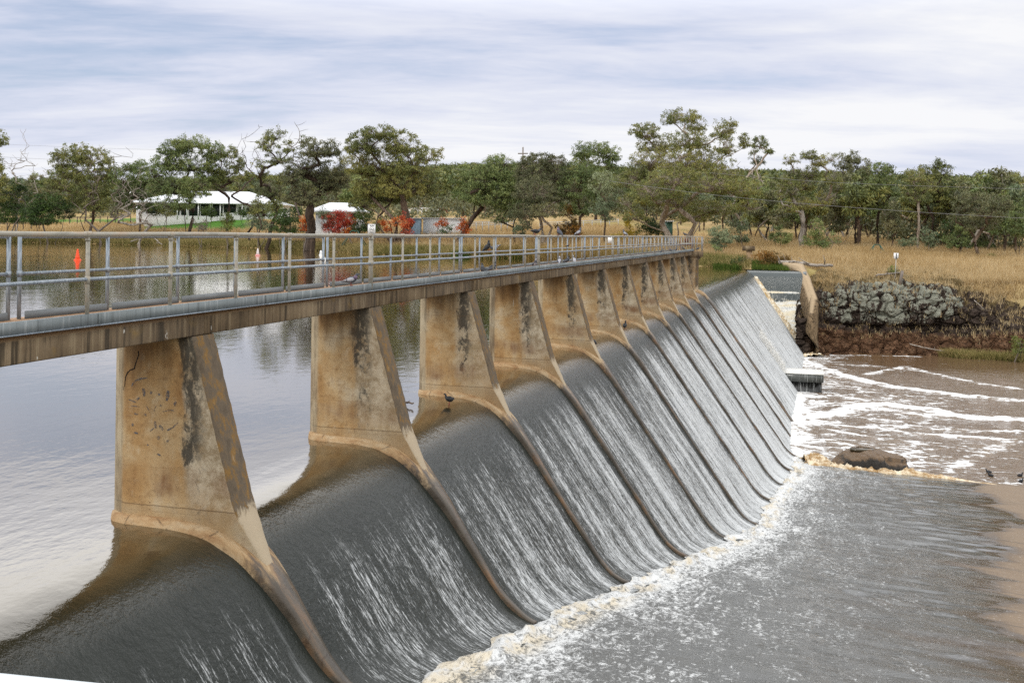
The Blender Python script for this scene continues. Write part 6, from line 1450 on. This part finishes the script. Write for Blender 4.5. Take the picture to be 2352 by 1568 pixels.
q = onz(1032, 929, -.02); q[2] = -.02; bird(q, VIEW+2.9, 'black water hen standing in the shallow water at the foot of the third pier', 'coot', ('black', 'black', 'black'), sc=.82, cat='water hen', nm='water_hen')
q = onz(1361, 796, -.03); bird(q, VIEW+2.2, 'black water hen on the crest beside the fifth pier', 'coot', ('black', 'black', 'black'), sc=1.1, pitch=.3, cat='water hen', nm='water_hen')
q = onz(1436, 756, -.03); bird(q, VIEW+1.2, 'black water hen on the crest beside the sixth pier', 'coot', ('black', 'black', 'black'), sc=1.1, pitch=.3, cat='water hen', nm='water_hen')
for px, py, yw, lab in [(2271, 1086, 2.6, 'dark duck swimming, upper left of the four in the pool'), (2275.5, 1094, 2.4, 'dark duck swimming just below the upper left duck'), (2343, 1094, .1, 'dark duck stretched out, upper right of the four in the pool'), (2345, 1107, .4, 'dark duck nearest the apron, lower right of the four in the pool')]:
    q = onz(px, py, ZP); q[2] = ZP-.12; bird(q, VIEW+yw, lab, 'coot', ('black', 'black', 'black'), sc=1.15, cat='duck', nm='duck', legs=False)
for px, py, lab in [(464, 414, 'white cockatoo on the upper bare branches left of the homestead'), (495, 455, 'white cockatoo low in the bare branches, above the lawn'), (487, 448, 'black and white bird beside the low cockatoo')]:
    px *= 1; P_ = at(px*.63+8, py+30, 247); bird(P_, VIEW+1, lab, mats=('white', 'white', 'white') if 'cock' in lab else ('black', 'white', 'black'), sc=1.6, pitch=.5, cat='bird', nm='cockatoo' if 'cock' in lab else 'magpie')
# bay horse beyond the white yard fence
P_ = at(1012, 494, 275); P_[2] = hgt(P_[0], P_[1]); ho = empty('horse', P_, VIEW); tag(ho, 'bay horse grazing beyond the white rail yard', 'horse')
spn = [(-1.15, 1.2, .03, .03), (-1.0, 1.22, .28, .24), (-.7, 1.2, .34, .30), (-.2, 1.14, .34, .31), (.3, 1.15, .34, .29), (.62, 1.2, .30, .24), (.85, 1.2, .22, .15), (1.1, 1.02, .17, .11), (1.32, .72, .14, .09), (1.42, .5, .13, .10), (1.5, .25, .09, .07), (1.52, .1, .05, .05)]
pts = np.array([(x, 0, z) for x, z, _, _ in spn]); d = np.gradient(pts, axis=0); d /= np.linalg.norm(d, axis=1)[:, None]; m = MB()
m.loft([[np.array([x, 0, z])+np.array([-dd[2], 0, dd[0]])*rv*math.cos(a)+np.array([0, rh*math.sin(a), 0]) for a in np.linspace(0, 2*math.pi, 12, endpoint=False)] for (x, z, rv, rh), dd in zip(spn, d)])
for x, yb_, kn in ((-.9, .17, -.08), (-.72, -.17, -.02), (.5, .16, .04), (.66, -.16, .0)):
    m.tube([(x, yb_, 1.05), (x-.03, yb_, .75), (x+kn, yb_, .5), (x+kn*.3, yb_, .08), (x+.06+kn*.3, yb_, 0)], [.19, .13, .075, .05, .065], 8)
m.tube([(-1.15, 0, 1.3), (-1.28, 0, 1.0), (-1.25, 0, .55)], [.05, .08, .02], 6)
m.build('body', X['bay'], ho, True); ho.scale = (1.25,)*3
# ------------------------------------------------------------------ sky and light
W = bpy.data.worlds.new("World"); S.world = W; W.use_nodes = True; nt = W.node_tree; nt.nodes.clear()
class WT(NT):
    def __init__(s, t): s.t = t; s.out = t.nodes.new('ShaderNodeOutputWorld')
k = WT(nt)
SUN_EL, SUN_AZ = math.radians(48), math.radians(205)
sky = nt.nodes.new('ShaderNodeTexSky'); sky.sky_type = 'NISHITA'; sky.sun_disc = False; sky.sun_elevation = SUN_EL; sky.sun_rotation = SUN_AZ; sky.air_density = 1.0; sky.dust_density = 1.0
bg1 = k.n('Background', None, Color=sky.outputs[0], Strength=.12)
v = k.n('TexCoord').outputs['Generated']
s = k.sep(v); el = k.math('MAXIMUM', s[2], 0.0)
den = k.math('ADD', el, .13)
# cloud layer seen in perspective: world direction projected on a high plane, stretched along the view's horizontal
rot = k.mapv(v, rot=(0, 0, -YAW))
sr = k.sep(rot)
u = k.math('DIVIDE', sr[0], den); w = k.math('DIVIDE', sr[1], den)
uv = k.n('CombineXYZ', None, X=u, Y=w, Z=0.0).outputs[0]
n1 = k.noise(k.mapv(uv, (.36, .72, 1), loc=(3.1, 1.2, 0)), 1.0, 6, .52, .5)
n2 = k.noise(k.mapv(uv, (.85, 2.2, 1), loc=(7, 4, 0), rot=(0, 0, .06)), 1.0, 6, .58, .4)
n3 = k.noise(k.mapv(uv, (4.2, 8.5, 1), loc=(1, 9, 0)), 1.0, 5, .65, .8)
n = k.math('ADD', k.math('ADD', k.math('MULTIPLY', n1, .62), k.math('MULTIPLY', n2, .36)), k.math('MULTIPLY', n3, .07))
cl = k.ramp(n, [(.36, (.50, .58, .80)), (.44, (.645, .69, .85)), (.52, (.77, .80, .905)), (.62, (.94, .945, .97))])
# an overcast sky is brighter overhead than near the horizon
cl = k.mix(k.mr(s[2], .2, .34), cl, k.mix(k.mr(n, .44, .6), (.80, .81, .84), (.93, .93, .93)))
bg2 = k.n('Background', None, Color=cl, Strength=k.mr(s[2], .19, .31, 1.0, 2.0))
cover = k.mr(n, .36, .50, .55, 1.0)
cover = k.math('MAXIMUM', cover, k.mr(s[2], -.02, .0, 1.0, .0))
mx = k.n('MixShader', None, Fac=cover, i1=bg1.outputs[0], i2=bg2.outputs[0]); k.fin2 = nt.links.new(mx.outputs[0], k.out.inputs[0])
sl = bpy.data.lights.new('sun', 'SUN'); sl.energy = .9; sl.angle = math.radians(14); sl.color = (1, .955, .89)
so = bpy.data.objects.new('sun', sl); COL.objects.link(so); so.location = (0, 0, 60)
# sun behind the camera's right shoulder
az = SUN_AZ; d = Vector((math.sin(az)*math.cos(SUN_EL), math.cos(az)*math.cos(SUN_EL), math.sin(SUN_EL)))
so.rotation_euler = d.to_track_quat('Z', 'Y').to_euler()
S.view_settings.view_transform = 'Standard'; S.view_settings.look = 'None'; S.view_settings.gamma = 1; S.view_settings.use_curve_mapping = False
S.view_settings.exposure = 0.0
S.cycles.max_bounces = 6; S.cycles.diffuse_bounces = 2; S.cycles.glossy_bounces = 3; S.cycles.transmission_bounces = 2; S.cycles.transparent_max_bounces = 4
S.cycles.use_denoising = False
